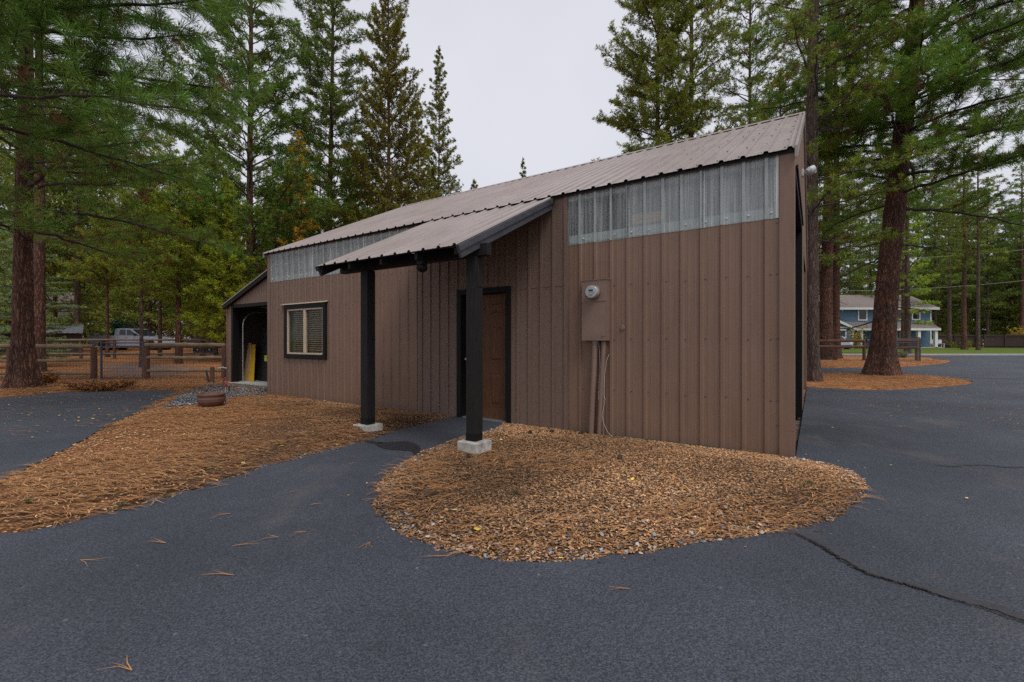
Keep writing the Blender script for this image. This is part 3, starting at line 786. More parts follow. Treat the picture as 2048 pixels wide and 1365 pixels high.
def G(x, y):
    """ground height with mulch mounds"""
    x = np.asarray(x, float); y = np.asarray(y, float)
    b = T(x, y)
    asp = on_asphalt(x, y); d = adist(x, y)
    db = np.where(pip(x, y, foot), 0, pdist(x, y, foot))
    m = np.minimum(d*.16, .055)*np.clip(db/.7, 0, 1)
    m = m*(1-.85*np.exp(-(((x+.35)**2+(y-5.1)**2)/.5)))
    hump = .045*np.exp(-(((x+2.2)**2+(y-6.6)**2)/1.2))*np.clip(d/.4, 0, 1)
    z = b+m+hump+lump(x, y)*.018*np.clip(d/.5, 0, 1)*np.clip(db/.4, .15, 1)+.004
    return np.where(asp, b-.035, np.where(pip(x, y, foot), b-.04, z))
def lines(segs):
    o = []
    for a, b, s in segs: o += list(np.arange(a, b, s))
    return np.array(sorted(set(np.round(o, 4))))
gx = np.concatenate([[-900, -400, -200, -120, -80], lines([(-60, -18, 2.0), (-18, -10, .4), (-10, 8, .11), (8, 26, .35), (26, 60, 1.5)]), [60, 80, 120, 200, 400, 900]])
gy = np.concatenate([[-60, -20], lines([(-8, 2, 1.0), (2, 13, .11), (13, 20, .3), (20, 40, .8), (40, 70, 2)]), [70, 90, 130, 200, 400, 1200]])
XX, YY = np.meshgrid(gx, gy); ZZ = G(XX, YY)
nx, ny = len(gx), len(gy)
idx = np.arange(nx*ny).reshape(ny, nx)
fc = np.stack([idx[:-1, :-1], idx[:-1, 1:], idx[1:, 1:], idx[1:, :-1]], -1).reshape(-1, 4)
gravel_poly = pl([(355, 800), (390, 782), (440, 770), (470, 764), (540, 772), (545, 790), (520, 797), (470, 800), (420, 815), (330, 822)])
gravel2 = pl([(120, 735), (250, 722), (450, 735), (450, 752), (300, 764), (150, 764)])
gravel3 = pl([(1585, 918), (1604, 815), (1615, 815), (1600, 918)])
def zone(x, y):
    def soft(p, w): 
        ins = pip(x, y, p); d = pdist(x, y, p); return np.clip(.5+np.where(ins, d, -d)/w, 0, 1)
    g = np.maximum(soft(gravel_poly, .8), soft(gravel2, 3.0)*.52)
    d = adist(x, y); near = (y < 14)
    g = np.maximum(g, np.where((d < .28) & near & (x > -3.2), .44*(1-d/.28)+.12, 0))
    gs = np.where((x > 20) & (y > ZC+1.2) & (y < 62), 1.0, 0)
    # needles dominate on the left bed, behind the fence and on the far islands; chips near the building
    o = np.where(y > 11, .85, 0)+np.where((x < -2.5) & (y < 11), np.clip((-x-2.0)/4, 0, .8), 0)
    o = np.where((x > -2.6) & (y < 9), .25, o)
    return g, gs, np.clip(o, 0, 1)
g, gs, o_ = zone(XX, YY)
VZ = np.stack([XX.ravel(), YY.ravel(), ZZ.ravel()], -1)
gro = np_mesh('ground', VZ, fc, M['ground'], colors=np.stack([g.ravel(), gs.ravel(), o_.ravel()], -1), smooth=True)
tag(gro, 'needle and wood chip covered ground', kind='structure')

def surface(name, poly, holes, m, off, step_near=.5, label=None, kind='structure', flat=False):
    polys = [poly]+holes; pts = []; edges = []
    for p in polys:
        n = len(pts); pts += [tuple(q) for q in p]; edges += [(n+i, n+(i+1) % len(p)) for i in range(len(p))]
    xs = [p[0] for p in poly]; ys = [p[1] for p in poly]
    lx = [x for x in list(np.arange(-24, 30, 1.3))+list(np.arange(30, 100, 5)) if min(xs) < x < max(xs)]
    ly = [y for y in list(np.arange(-8, 14, 2.0))+list(np.arange(14, 70, 1.3)) if min(ys) < y < max(ys)]
    GX, GY = np.meshgrid(lx, ly); GX = GX.ravel(); GY = GY.ravel()
    if len(GX):
        ok = pip(GX, GY, poly)
        for h in holes: ok &= ~pip(GX, GY, h)
        for p in polys: ok &= pdist(GX, GY, p) > .15
        pts += [(float(a), float(b)) for a, b in zip(GX[ok], GY[ok])]
    r = delaunay_2d_cdt([Vector(p) for p in pts], edges, [], 0, 1e-5)
    v2 = np.array([tuple(q) for q in r[0]]); tri = np.array([f for f in r[2] if len(f) == 3])
    c = v2[tri].mean(1); ok = pip(c[:, 0], c[:, 1], poly)
    for h in holes: ok &= ~pip(c[:, 0], c[:, 1], h)
    tri = tri[ok]
    a = v2[tri]; cr_ = (a[:, 1, 0]-a[:, 0, 0])*(a[:, 2, 1]-a[:, 0, 1])-(a[:, 1, 1]-a[:, 0, 1])*(a[:, 2, 0]-a[:, 0, 0])
    tri[cr_ < 0] = tri[cr_ < 0][:, ::-1]
    z = T(v2[:, 0], v2[:, 1])+off
    vs = np.column_stack([v2, z]); fs = tri
    # skirt along the rims
    bv = []; bf = []
    n0 = len(vs)
    for p in polys:
        P = np.array(p); k = len(P); zz = T(P[:, 0], P[:, 1])
        s = n0+len(bv)
        bv += [(q[0], q[1], w+off) for q, w in zip(P, zz)]+[(q[0], q[1], w+off-.03) for q, w in zip(P, zz)]
        for i in range(k):
            j = (i+1) % k
            bf += [(s+i, s+j, s+k+j), (s+i, s+k+j, s+k+i)]
    vs = np.vstack([vs, bv]); fs = np.vstack([fs, bf])
    o = np_mesh(name, vs, fs, m); tag(o, label, kind=kind); return o
surface('driveway', main_poly, [isl2, isl3], M['asphalt'], .012, label='dark sealed asphalt driveway and path')
surface('side_driveway', left_poly, [], M['asphalt'], .012, label='dark asphalt drive at the left')

def ribbon(name, pts_px, widths, m, off, label, wob=.0, n=5, kind='structure'):
    P = dens(pl(pts_px), n); rr = random.Random(len(P)); vs = []; fs = []
    W = np.interp(np.linspace(0, len(widths)-1, len(P)), range(len(widths)), widths)
    for i, p in enumerate(P):
        a = Vector(P[max(i-1, 0)]); b = Vector(P[min(i+1, len(P)-1)]); d = (b-a).normalized(); nrm = Vector((-d.y, d.x))
        c = Vector(p)+nrm*rr.uniform(-wob, wob)
        l = c+nrm*W[i]*rr.uniform(.7, 1.2); q = c-nrm*W[i]*rr.uniform(.7, 1.2)
        for s in (l, q): vs.append((s.x, s.y, float(T(s.x, s.y))+off))
    fs = [(2*i, 2*i+1, 2*i+3, 2*i+2) for i in range(len(P)-1)]
    b = MB(); b.add(vs, fs); o = b.build(name, m); tag(o, label, kind=kind); return o
ck = [(1574, 1068), (1612, 1083), (1640, 1098), (1680, 1123), (1730, 1152), (1772, 1166), (1815, 1177), (1860, 1192), (1905, 1207), (1960, 1222), (2010, 1240), (2080, 1262), (2200, 1300)]
ribbon('crack_sealant', [(1590, 1070), (1625, 1083), (1668, 1108), (1720, 1143), (1772, 1160), (1830, 1178), (1880, 1192), (1960, 1213), (2080, 1252), (2200, 1288)], [.004, .03, .03, .04, .02, .03, .02, .045, .035, .03, .04], M['tarband'], .016, 'old grey sealant band beside the driveway crack', .006, 9)
ribbon('driveway_crack', ck, [.003, .008, .013, .009, .011, .007, .009, .004, .005, .006, .009, .007], M['tar'], .020, 'dark crack running across the driveway', .012, 16)
ribbon('side_crack', [(1870, 934), (1900, 936), (1935, 933), (1975, 934), (2020, 938), (2080, 937), (2200, 944)], [.002, .022, .03, .02, .028, .025, .02], M['tarband'], .016, 'dark patched crack at the right of the driveway', .01, 8)
ribbon('joint_line', [(1560, 750.5), (1640, 751), (1760, 752), (1850, 755), (1920, 757), (1980, 758.5), (2060, 759)], [.03]*7, M['tarband'], .016, 'dark pavement joint in front of the lane', .02, 5)
# damp patch beside the path
dp = [(750, 891), (764, 888), (790, 887), (812, 886), (828, 890), (839, 897), (841, 905), (838, 914), (829, 913), (822, 906), (800, 904), (776, 902), (760, 898)]
P = dens(pl(dp+[dp[0]]), 4)[:-1]
o = MB().add([(p[0], p[1], .0165) for p in P], [tuple(range(len(P)))]).build('damp_patch', M['damp']); tag(o, 'dark damp patch on the asphalt path', kind='structure')
dp = [(727, 885.5), (740, 884.5), (755, 886.5), (766, 889), (752, 890.5), (736, 888.5)]
P = dens(pl(dp+[dp[0]]), 4)[:-1]
o = MB().add([(p[0], p[1], .0165) for p in P], [tuple(range(len(P)))]).build('damp_patch', M['damp']); tag(o, 'small dark damp streak beside the larger patch', kind='structure')
# street kerb
q = MB(); xs = np.arange(14, 91, 1.5)
for i in range(len(xs)-1):
    za, zb = float(T(xs[i], ZC+.4)), float(T(xs[i+1], ZC+.4))
    q.add([(xs[i], ZC+.25, za-.05), (xs[i+1], ZC+.25, zb-.05), (xs[i+1], ZC+.85, zb-.05), (xs[i], ZC+.85, za-.05),
           (xs[i], ZC+.30, za+.11), (xs[i+1], ZC+.30, zb+.11), (xs[i+1], ZC+.85, zb+.12), (xs[i], ZC+.85, za+.12)], [(0, 1, 5, 4), (4, 5, 6, 7), (2, 3, 7, 6)])
tag(q.build('kerb', M['curb']), 'pale kerb along the far edge of the street', kind='structure')

# ------------------------------------------------------------------ litter
def chips(name, label, x, y, size, cols, thick=.004, tiltmax=.5, seed=1, elong=(1.2, 3.2), ang=None):
    r = np.random.default_rng(seed); n = len(x)
    z = np.where(on_asphalt(x, y), T(x, y)+.014, G(x, y)+.001)
    a = r.uniform(0, 2*np.pi, n) if ang is None else ang
    L = size*r.uniform(.55, 1.5, n); Wd = L/r.uniform(*elong, n)
    dx, dy = np.cos(a), np.sin(a)
    t1 = r.uniform(0, tiltmax, n)*L*.5; 
    c = np.array([[-1, -.7], [-.3, -1], [1, -.5], [.8, .9], [-.6, 1]])
    vs = np.zeros((n, 5, 3)); jit = r.uniform(.7, 1.1, (n, 5, 2))
    for k in range(5):
        lx = c[k, 0]*L*.5*jit[:, k, 0]; ly = c[k, 1]*Wd*.5*jit[:, k, 1]
        vs[:, k, 0] = x+lx*dx-ly*dy; vs[:, k, 1] = y+lx*dy+ly*dx
        vs[:, k, 2] = z+thick+t1*(c[k, 0]*.5+.5)+r.uniform(0, .004, n)
    fs = np.arange(n*5).reshape(n, 5)
    cols = np.array(cols); w = r.integers(0, len(cols), n); col = cols[w]*r.uniform(.55, 1.3, (n, 1))*np.clip(1+.9*lump(x*1.4+7, y*1.4)[:, None], .42, 1.4)
    o = np_mesh(name, vs.reshape(-1, 3), fs, M['litter'], colors=np.repeat(col, 5, 0))
    tag(o, label, kind='stuff'); return o
def scatter(n, x0, x1, y0, y1, cond, seed):
    r = np.random.default_rng(seed); x = r.uniform(x0, x1, n); y = r.uniform(y0, y1, n); k = cond(x, y); return x[k], y[k]
def bed(x, y): return ~on_asphalt(x, y) & ~pip(x, y, foot)
CH = [(.56, .31, .15), (.62, .38, .20), (.50, .26, .12), (.54, .27, .10), (.44, .21, .085), (.48, .24, .10), (.42, .24, .12), (.28, .14, .065), (.18, .095, .05), (.10, .055, .032), (.46, .32, .20), (.05, .032, .022), (.33, .26, .20), (.24, .14, .08), (.40, .19, .08)]
x, y = scatter(210000, -1.7, 4.2, 2.3, 7.6, bed, 1)
chips('mulch', 'wood chip mulch in the rounded bed by the meter wall', x, y, .021, CH, seed=2)
x, y = scatter(90000, -8.6, -1.0, 2.6, 12.2, lambda x, y: bed(x, y), 3)
chips('mulch', 'wood chip mulch in the bed below the window', x, y, .024, CH, seed=4)
x, y = scatter(110000, -5.5, -.6, 5.2, 10.0, lambda x, y: bed(x, y) & (x+1.2*(y-7.5) > -3.6), 13)
chips('mulch', 'wood chip mulch along the front wall left of the path', x, y, .024, CH, seed=14)
GRV = [(.26, .26, .28), (.36, .36, .38), (.18, .18, .20), (.42, .41, .41), (.12, .12, .14)]
x, y = scatter(90000, -10.5, -5.2, 7.6, 13.5, lambda x, y: bed(x, y) & pip(x, y, gravel_poly), 5)
chips('gravel', 'grey gravel in front of the lean-to garage', x, y, .032, GRV, .010, .7, 6, (1.0, 1.6))
x, y = scatter(9000, -1.8, 4.3, 2.3, 7.6, lambda x, y: bed(x, y) & (adist(x, y) < .30*np.random.default_rng(1).random(x.shape)), 7)
chips('gravel', 'grey stones along the rim of the rounded bed', x, y, .028, GRV+[(.5, .45, .38)], .008, .7, 8, (1.0, 1.7))
x, y = scatter(3500, -3.0, 5, 2.2, 9, lambda x, y: on_asphalt(x, y) & (adist(x, y) < .13*np.random.default_rng(2).random(x.shape)**2*2), 9)
chips('mulch', 'stray chips spilled onto the asphalt beside the beds', x, y, .018, CH, .003, .2, 10)
YL = [(.72, .50, .08), (.62, .44, .16), (.68, .52, .24), (.50, .36, .14)]
x1, y1 = scatter(1500, -10, -1.0, 4, 12, bed, 11); x2, y2 = scatter(700, -16, -6, 5.5, 12, on_asphalt, 12); x3, y3 = scatter(220, -1.5, 4, 2.4, 7, bed, 15); x4, y4 = scatter(80, 3, 14, 3, 14, on_asphalt, 16)
k = np.random.default_rng(5).random(len(x1)) < .32; k2 = np.random.default_rng(6).random(len(x2)) < .3; k3 = np.random.default_rng(6).random(len(x3)) < .3
k4 = np.random.default_rng(6).random(len(x4)) < .25
chips('fallen_leaves', 'yellow fallen leaves scattered over beds and asphalt', np.concatenate([x1[k], x2[k2], x3[k3], x4[k4]]), np.concatenate([y1[k], y2[k2], y3[k3], y4[k4]]), .042, YL, .010, .45, 17, (1.1, 1.8))
def needles(name, label, x, y, L, w, cols, seed, ang_mean=None, spread=1.2, arch=.01):
    """three-needle bundles lying on the ground as bent slivers"""
    r = np.random.default_rng(seed); n = len(x); k = 3
    x = np.repeat(x, k); y = np.repeat(y, k)
    a0 = r.uniform(0, 2*np.pi, n) if ang_mean is None else r.normal(ang_mean, spread, n)+np.pi*r.integers(0, 2, n)
    a = np.repeat(a0, k)+r.normal(0, .10, n*k); l = L*np.repeat(r.uniform(.6, 1.15, n), k)*r.uniform(.85, 1.1, n*k); bend = r.normal(0, .22, n*k)
    z = np.where(on_asphalt(x, y), T(x, y)+.014, G(x, y)+.010); tilt = np.where(on_asphalt(x, y), .0, r.uniform(-.02, .10, n*k))
    vs = np.zeros((n*k, 6, 3))
    for j, t in enumerate((0, .5, 1.0)):
        aa = a+bend*t; cx = x+np.cos(aa)*l*t; cy = y+np.sin(aa)*l*t; ww = w*(1, .9, .35)[j]*.5
        zz = z+.003+arch*math.sin(PI*t)+tilt*l*t
        vs[:, 2*j, 0] = cx-np.sin(aa)*ww; vs[:, 2*j, 1] = cy+np.cos(aa)*ww; vs[:, 2*j, 2] = zz
        vs[:, 2*j+1, 0] = cx+np.sin(aa)*ww; vs[:, 2*j+1, 1] = cy-np.cos(aa)*ww; vs[:, 2*j+1, 2] = zz
    b = np.arange(n*k)[:, None]*6
    fs = np.concatenate([b+np.array([0, 1, 3, 2]), b+np.array([2, 3, 5, 4])])
    cols = np.array(cols); c = cols[r.integers(0, len(cols), n*k)]*r.uniform(.7, 1.25, (n*k, 1))
    return np_mesh(name, vs.reshape(-1, 3), fs, M['litter'], colors=np.repeat(c, 6, 0))
ND = [(.48, .22, .08), (.56, .28, .11), (.38, .17, .07), (.62, .36, .17), (.26, .12, .055)]
r_ = np.random.default_rng(21)
def patchy(x, y, s, th): return (np.sin(x*1.7*s+1)*np.sin(y*2.3*s+x*s)+.45*lump(x*1.5, y*1.5)*3 > th)
x, y = scatter(38000, -9, -1, 2.5, 12.5, lambda x, y: bed(x, y) & (patchy(x, y, 1, -.1) | (y < 4.6)) & ~pip(x, y, gravel_poly) & (np.random.default_rng(4).random(x.shape) < np.clip((-x-.5-.35*np.maximum(y-6, 0))/4, .10, .9)), 22)
tag(needles('pine_needle_litter', 'l', x, y, .16, .0045, ND, 23, .15, .45), 'orange pine needles matted over the left bed', kind='stuff')
x, y = scatter(7000, -1.7, 4.2, 2.3, 6.2, lambda x, y: bed(x, y) & (patchy(x, y, 1.3, .3) | ((adist(x, y) < .5) & (adist(x, y) > .12) & (np.random.default_rng(8).random(x.shape) < .5))) & (y < 5.2), 24)
tag(needles('pine_needle_litter', 'l', x, y, .15, .0034, ND, 25, .1, .5), 'orange pine needles over the rounded bed', kind='stuff')
x, y = scatter(22000, -24, -4.5, 10.5, 16, bed, 26)
tag(needles('pine_needle_litter', 'l', x, y, .18, .007, ND+[(.10, .05, .03), (.08, .045, .03)], 27), 'orange pine needles under the left fence', kind='stuff')
x, y = scatter(16000, 9, 27, 11, 27, bed, 28)
tag(needles('pine_needle_litter', 'l', x, y, .20, .009, ND+[(.10, .05, .03), (.08, .045, .03)], 29, .1, .5), 'orange pine needles round the big right pine', kind='stuff')
x, y = scatter(900, -16, -6.3, 6, 12, on_asphalt, 30)
tag(needles('pine_needle_litter', 'l', x, y, .16, .004, ND, 31, 0, .4), 'pine needles strewn on the left drive', kind='stuff')
x, y = scatter(500, 5.5, 18, 6.5, 14, on_asphalt, 32)
tag(needles('pine_needle_litter', 'l', x, y, .16, .004, ND, 33, 0, .4), 'pine needles strewn on the asphalt right of the building', kind='stuff')
# loose bundles one can pick out on the near asphalt
loose = [(178, 1126, 'below the left bed'), (487, 1157, 'widest of the loose bundles on the left asphalt'), (475, 1032, 'just below the left bed edge'), (591, 989, 'on the path mouth'), (481, 1098, 'in the middle of the left asphalt'),
         (573, 1080, 'standing V shaped'), (632, 1015, 'small one on the path mouth'), (628, 1069, 'short one right of the V shaped bundle'), (756, 1090, 'at the rim of the rounded bed'), (705, 932, 'on the narrow path'),
         (915, 1118, 'crossing the front rim of the rounded bed'), (1280, 1185, 'in front of the rounded bed'), (290, 1350, 'at the bottom left'), (470, 973, 'touching the left bed rim'), (348, 1092, 'faint and short on the left')]
for i, (px, py, s) in enumerate(loose):
    X, Y = gp(px, py); o = needles('pine_needle_bundle', '', np.array([X-.05]), np.array([Y]), .15, .0038, [(.42, .21, .09)], 100+i, .1, .4, .004)
    tag(o, 'orange pine needle bundle lying '+s, 'needle bundle', 'loose needle bundles on the near asphalt')
# ================================================================== trees
def trunk_mesh(name, Hh, r0, lean, mat, parent, seed, seg=40, rings=60, flare=.55, amp=.05, top=.15):
    r = np.random.default_rng(seed)
    hs = np.linspace(0, 1, rings)**1.6*Hh; th = np.linspace(0, 2*np.pi, seg, endpoint=False)
    HH, TT = np.meshgrid(hs, th, indexing='ij')
    rad = r0*((1-HH/Hh)**.8*(1-top)+top*.35)+r0*flare*np.exp(-HH/(.35+r0*.5))*(1+.28*np.sin(TT*5+1+seed)+.15*np.sin(TT*8+seed*2))
    n = np.zeros_like(rad)
    for i in range(14):
        kk = r.integers(3, 17); n += np.sin(kk*TT+r.uniform(0, 6)+r.normal(0, 1.2)*HH+np.sin(HH*r.uniform(1, 5)))*r.uniform(.3, 1)/3.4
    rad *= 1+amp*n
    w = np.sin(hs*.35+seed)*.06*np.minimum(hs/4, 1)*r0*2
    X = rad*np.cos(TT)+(lean[0]*hs+w)[:, None]; Y = rad*np.sin(TT)+(lean[1]*hs)[:, None]
    Z = HH-.12*np.exp(-HH*3)
    vs = np.stack([X, Y, Z], -1).reshape(-1, 3)
    idx = np.arange(rings*seg).reshape(rings, seg); nx_ = np.roll(idx, -1, 1)
    fs = np.stack([idx[:-1], nx_[:-1], nx_[1:], idx[1:]], -1).reshape(-1, 4)
    return np_mesh(name, vs, fs, mat, parent, smooth=True)

DENS = [.56, .48, 1.35, 1.15]
class Tubes:
    def __init__(s): s.v = []; s.f = []; s.n = 0
    def add(s, P, rad, k=4):
        P = np.asarray(P); n = len(P); d = np.gradient(P, axis=0); d /= np.linalg.norm(d, axis=1, keepdims=True)+1e-9
        up = np.array([0, 0, 1.]); a = np.cross(d, up); a /= np.linalg.norm(a, axis=1, keepdims=True)+1e-6; b = np.cross(d, a)
        t = np.arange(k)*2*np.pi/k
        vs = P[:, None, :]+(a[:, None, :]*np.cos(t)[None, :, None]+b[:, None, :]*np.sin(t)[None, :, None])*np.asarray(rad)[:, None, None]
        s.v.append(vs.reshape(-1, 3)); i = np.arange(n*k).reshape(n, k)+s.n; j = np.roll(i, -1, 1)
        s.f.append(np.stack([i[:-1], j[:-1], j[1:], i[1:]], -1).reshape(-1, 4)); s.n += n*k
    def build(s, name, m, parent):
        if not s.v: return None
        return np_mesh(name, np.concatenate(s.v), np.concatenate(s.f), m, parent, smooth=True)

def tufts(P, D, C, k, nl, nw, seed, spread=(.25, 1.5), shoot=.12):
    r = np.random.default_rng(seed); n = len(P)
    D = D/(np.linalg.norm(D, axis=1, keepdims=True)+1e-9)
    h = np.where(np.abs(D[:, 2:3]) < .9, np.array([[0, 0, 1.]]), np.array([[1., 0, 0]]))
    A = np.cross(D, h); A /= np.linalg.norm(A, axis=1, keepdims=True); B = np.cross(D, A)
    th = r.uniform(*spread, (n, k)); ph = r.uniform(0, 2*np.pi, (n, k)); l = nl*r.uniform(.7, 1.15, (n, k))
    dr = D[:, None, :]*np.cos(th)[..., None]+(A[:, None, :]*np.cos(ph)[..., None]+B[:, None, :]*np.sin(ph)[..., None])*np.sin(th)[..., None]
    base = P[:, None, :]-D[:, None, :]*(r.uniform(0, shoot, (n, k)))[..., None]
    rv = r.normal(0, 1, (n, k, 3)); pe = np.cross(dr, rv); pe /= np.linalg.norm(pe, axis=2, keepdims=True)+1e-9
    w = nw*r.uniform(.7, 1.2, (n, k, 1))
    tip = base+dr*l[..., None]; tip[..., 2] -= l*.10
    mid_ = base+dr*(l*.55)[..., None]
    vs = np.stack([base, mid_+pe*w*.5, tip, mid_-pe*w*.5], 2).reshape(-1, 3)
    fs = np.arange(n*k*4).reshape(-1, 4)
    col = np.repeat(C[:, None, :]*r.uniform(.55, 1.55, (n, k, 1)), 4, 1).reshape(-1, 3)
    return vs, fs, col

def crown(parent, seed, Hh, r0, cb, Lmax, nb, lean=(0, 0), e0=(.5, -.15), e1=(.35, .3), shape=.8, tuft_gap=.22, k=24, nl=.17, nw=.010,
          base=(.045, .085, .022), dead=.05, sub_gap=.30, sub_len=.34, bare=.25, az_bias=None, droop=.0, min_t=.0, up=.35, extra=(), Lpow=1.0, deadlimbs=0, top_r=.15, dead_z=(.35, 1.0)):
    r = np.random.default_rng(seed); tb = Tubes(); P = []; D = []; C = []
    base = np.array(base); tuft_gap *= DENS[0]; sub_gap *= DENS[1]; nb = int(nb*DENS[2]); nw *= DENS[3]; base = base*np.array([3.5, 2.8, 1.45])
    specs = []
    for i in range(nb):
        t = (i+r.uniform(0, 1))/nb; h = cb+(Hh*.985-cb)*t**.92
        rel = (h-cb)/(Hh-cb); L = Lmax*max(.06, (1-rel)**shape)*r.uniform(.62, 1.08)*(1 if rel > .08 else .8)
        az = i*2.39996+r.normal(0, .35)
        if az_bias is not None and r.random() < az_bias[1]: az = az_bias[0]+r.normal(0, az_bias[2])
        ea = e0[1]+(e0[0]-e0[1])*rel+r.normal(0, .10); eb = e1[1]+(e1[0]-e1[1])*rel+r.normal(0, .10)
        specs.append((h, az, L, ea, eb, False))
    for i in range(deadlimbs):
        specs.append((cb*r.uniform(*dead_z), r.uniform(0, 6.28), Lmax*r.uniform(.15, .5), r.uniform(-.5, .1), -.3, True))
    for s in extra: specs.append(tuple(s)+(False,)*(6-len(s)))
    for (h, az, L, ea, eb, isdead) in specs:
        n = max(5, int(L/.35)+2); t = np.linspace(0, 1, n)
        el = ea+(eb-ea)*t-droop*np.sin(t*np.pi)*.6; a = az+np.cumsum(r.normal(0, .09, n))
        st = L/(n-1); dx = np.cos(a)*np.cos(el); dy = np.sin(a)*np.cos(el); dz = np.sin(el)
        d = np.stack([dx, dy, dz], -1); p0 = np.array([lean[0]*h, lean[1]*h, h])
        pts = p0+np.concatenate([[[0, 0, 0]], np.cumsum(d[:-1]*st, 0)]); pts[1:] += r.normal(0, .02*min(1, L), (n-1, 3))
        rad = (.007+.0085*L)*(1-t)**.8+.004
        tb.add(pts, rad, 5)
        def tuft(p, dd, u):
            P.append(p); D.append(dd)
            c = base*r.uniform(.72, 1.32)*np.array([r.uniform(.85, 1.25), 1, r.uniform(.8, 1.1)])
            if r.random() < dead*(2.2-2*u): c = np.array([.17, .085, .035])*r.uniform(.7, 1.3)
            C.append(c)
        s = max(bare*L, r0*.8); side = 1
        arc = t*L
        while s < L*.97:
            u = s/L; q = np.array([np.interp(s, arc, pts[:, j]) for j in range(3)]); i0 = min(n-2, int(u*(n-1))); dm = d[i0]
            side = -side; sl = (sub_len*(1-u)+.10)*L*r.uniform(.5, 1.2); sl = min(sl, 1.7)
            an = side*r.uniform(.55, 1.15); ca, sa = math.cos(an), math.sin(an)
            sd = np.array([dm[0]*ca-dm[1]*sa, dm[0]*sa+dm[1]*ca, dm[2]*.5+r.uniform(-.15, .45)*up*2]); sd /= np.linalg.norm(sd)
            m_ = 4; tt = np.linspace(0, 1, m_); sp = q+sd*tt[:, None]*sl; sp[:, 2] += up*sl*.35*tt**2; sp[1:] += r.normal(0, .03*sl, (m_-1, 3))
            tb.add(sp, (.004+.006*sl)*(1-tt*.7), 3)
            if isdead:
                s += sub_gap*r.uniform(.7, 1.3); continue
            x = sl
            while x > max(.0, sl*.25):
                f = x/sl; pp = np.array([np.interp(f, tt, sp[:, j]) for j in range(3)])
                dd = sd+np.array([0, 0, up*(.4+.8*f)])+r.normal(0, .32, 3)
                tuft(pp, dd, u); x -= tuft_gap*r.uniform(.7, 1.3)
            s += sub_gap*r.uniform(.7, 1.35)
        if not isdead:
            for u in (1.0, .93, .86): tuft(p0+(np.array([np.interp(u, t, pts[:, j]) for j in range(3)])-p0), d[-1]+r.normal(0, .25, 3), 1)
    # leader
    if Hh < 60:
        for i in range(6): P.append(np.array([lean[0]*Hh, lean[1]*Hh, Hh-i*.12])); D.append(np.array([0, 0, 1])+r.normal(0, .4, 3)); C.append(base*r.uniform(.8, 1.2))
    P = np.array(P); D = np.array(D); C = np.array(C)
    vs, fs, col = tufts(P, D, C, k, nl, nw, seed+1)
    tv = np.concatenate(tb.v); tf = np.concatenate(tb.f)
    av = np.vstack([vs, tv]); af = np.vstack([fs, tf+len(vs)]); ac = np.vstack([col, np.full((len(tv), 3), .05)])
    mi = np.concatenate([np.zeros(len(fs)), np.ones(len(tf))])
    return np_mesh('crown', av, af, [M['needle'], M['limb']], parent, colors=ac, midx=mi)

def tree(name, px, Z, label, cat='pine tree', group=None, xy=None, rz=0, **kw):
    if xy is None: x, y, z = on(px, Z)
    else: x, y = xy; z = float(T(x, y))
    e = empty(name, (x, y, z-.02), rz, label, cat, group)
    Hh, r0, seed = kw.pop('H'), kw.pop('r0'), kw.pop('seed'); lean = kw.pop('lean', (0, 0)); mat = kw.pop('mat', M['bark'])
    seg = kw.pop('seg', 32); rings = kw.pop('rings', 50); flare = kw.pop('flare', .35); amp = kw.pop('amp', .04)
    trunk_mesh('trunk', Hh, r0, lean, mat, e, seed, seg, rings, flare, amp)
    crown(e, seed, Hh, r0, lean=lean, **kw)
    return e
GR = (.036, .085, .022)
# -- big pine left, needles long
tree('ponderosa_pine', 46, 12.0, 'thick red barked pine at the left edge in front of the rail fence', H=19, r0=.242, seed=11, seg=72, rings=150, flare=1.0, amp=.05,
     cb=3.9, Lmax=6.0, nb=58, lean=(.006, 0), e0=(.9, .12), e1=(.5, .05), shape=.75, tuft_gap=.34, k=36, nl=.20, nw=.0105, base=(.038, .080, .022), dead=.10, sub_gap=.34, bare=.22, az_bias=(-.5, .35, .8), droop=.25)
# -- overhanging pine just outside the left edge, limbs into the top left
ex = [(4.6, -.25, 4.6, .18, -.05), (5.2, .05, 5.0, .12, .0), (5.9, .35, 5.2, .1, .05), (5.6, -.35, 5.0, .2, .0), (6.6, .0, 5.2, .12, .05), (6.4, .55, 4.4, .1, .1), (7.4, -.2, 5.0, .1, .1), (7.2, .3, 5.2, .05, .1),
      (4.9, .5, 4.2, .05, -.05), (8.2, .1, 5, .1, .1), (6.0, -.6, 4.6, .2, .1), (5.4, .2, 4.2, .25, .1)]
tree('ponderosa_pine', 0, 0, 'pine just past the left edge whose long needled limbs fill the top left corner', xy=(-9.6, 6.9), H=15, r0=.30, seed=23, seg=24, rings=30,
     cb=8.0, Lmax=4.6, nb=16, e0=(.8, .1), e1=(.5, .1), tuft_gap=.34, k=60, nl=.21, nw=.0085, base=(.034, .078, .024), dead=.07, sub_gap=.44, bare=.15, extra=ex, droop=.15, sub_len=.42)
# -- tree with dark trunk just behind the big left one
tree('ponderosa_pine', 79, 17.5, 'second red trunk half hidden behind the thick left pine', H=24, r0=.20, seed=31, cb=7, Lmax=4.0, nb=48, e0=(.9, .0), e1=(.5, .2), k=16, nw=.022, nl=.22, tuft_gap=.34, sub_gap=.42, base=GR, bare=.3, deadlimbs=6)
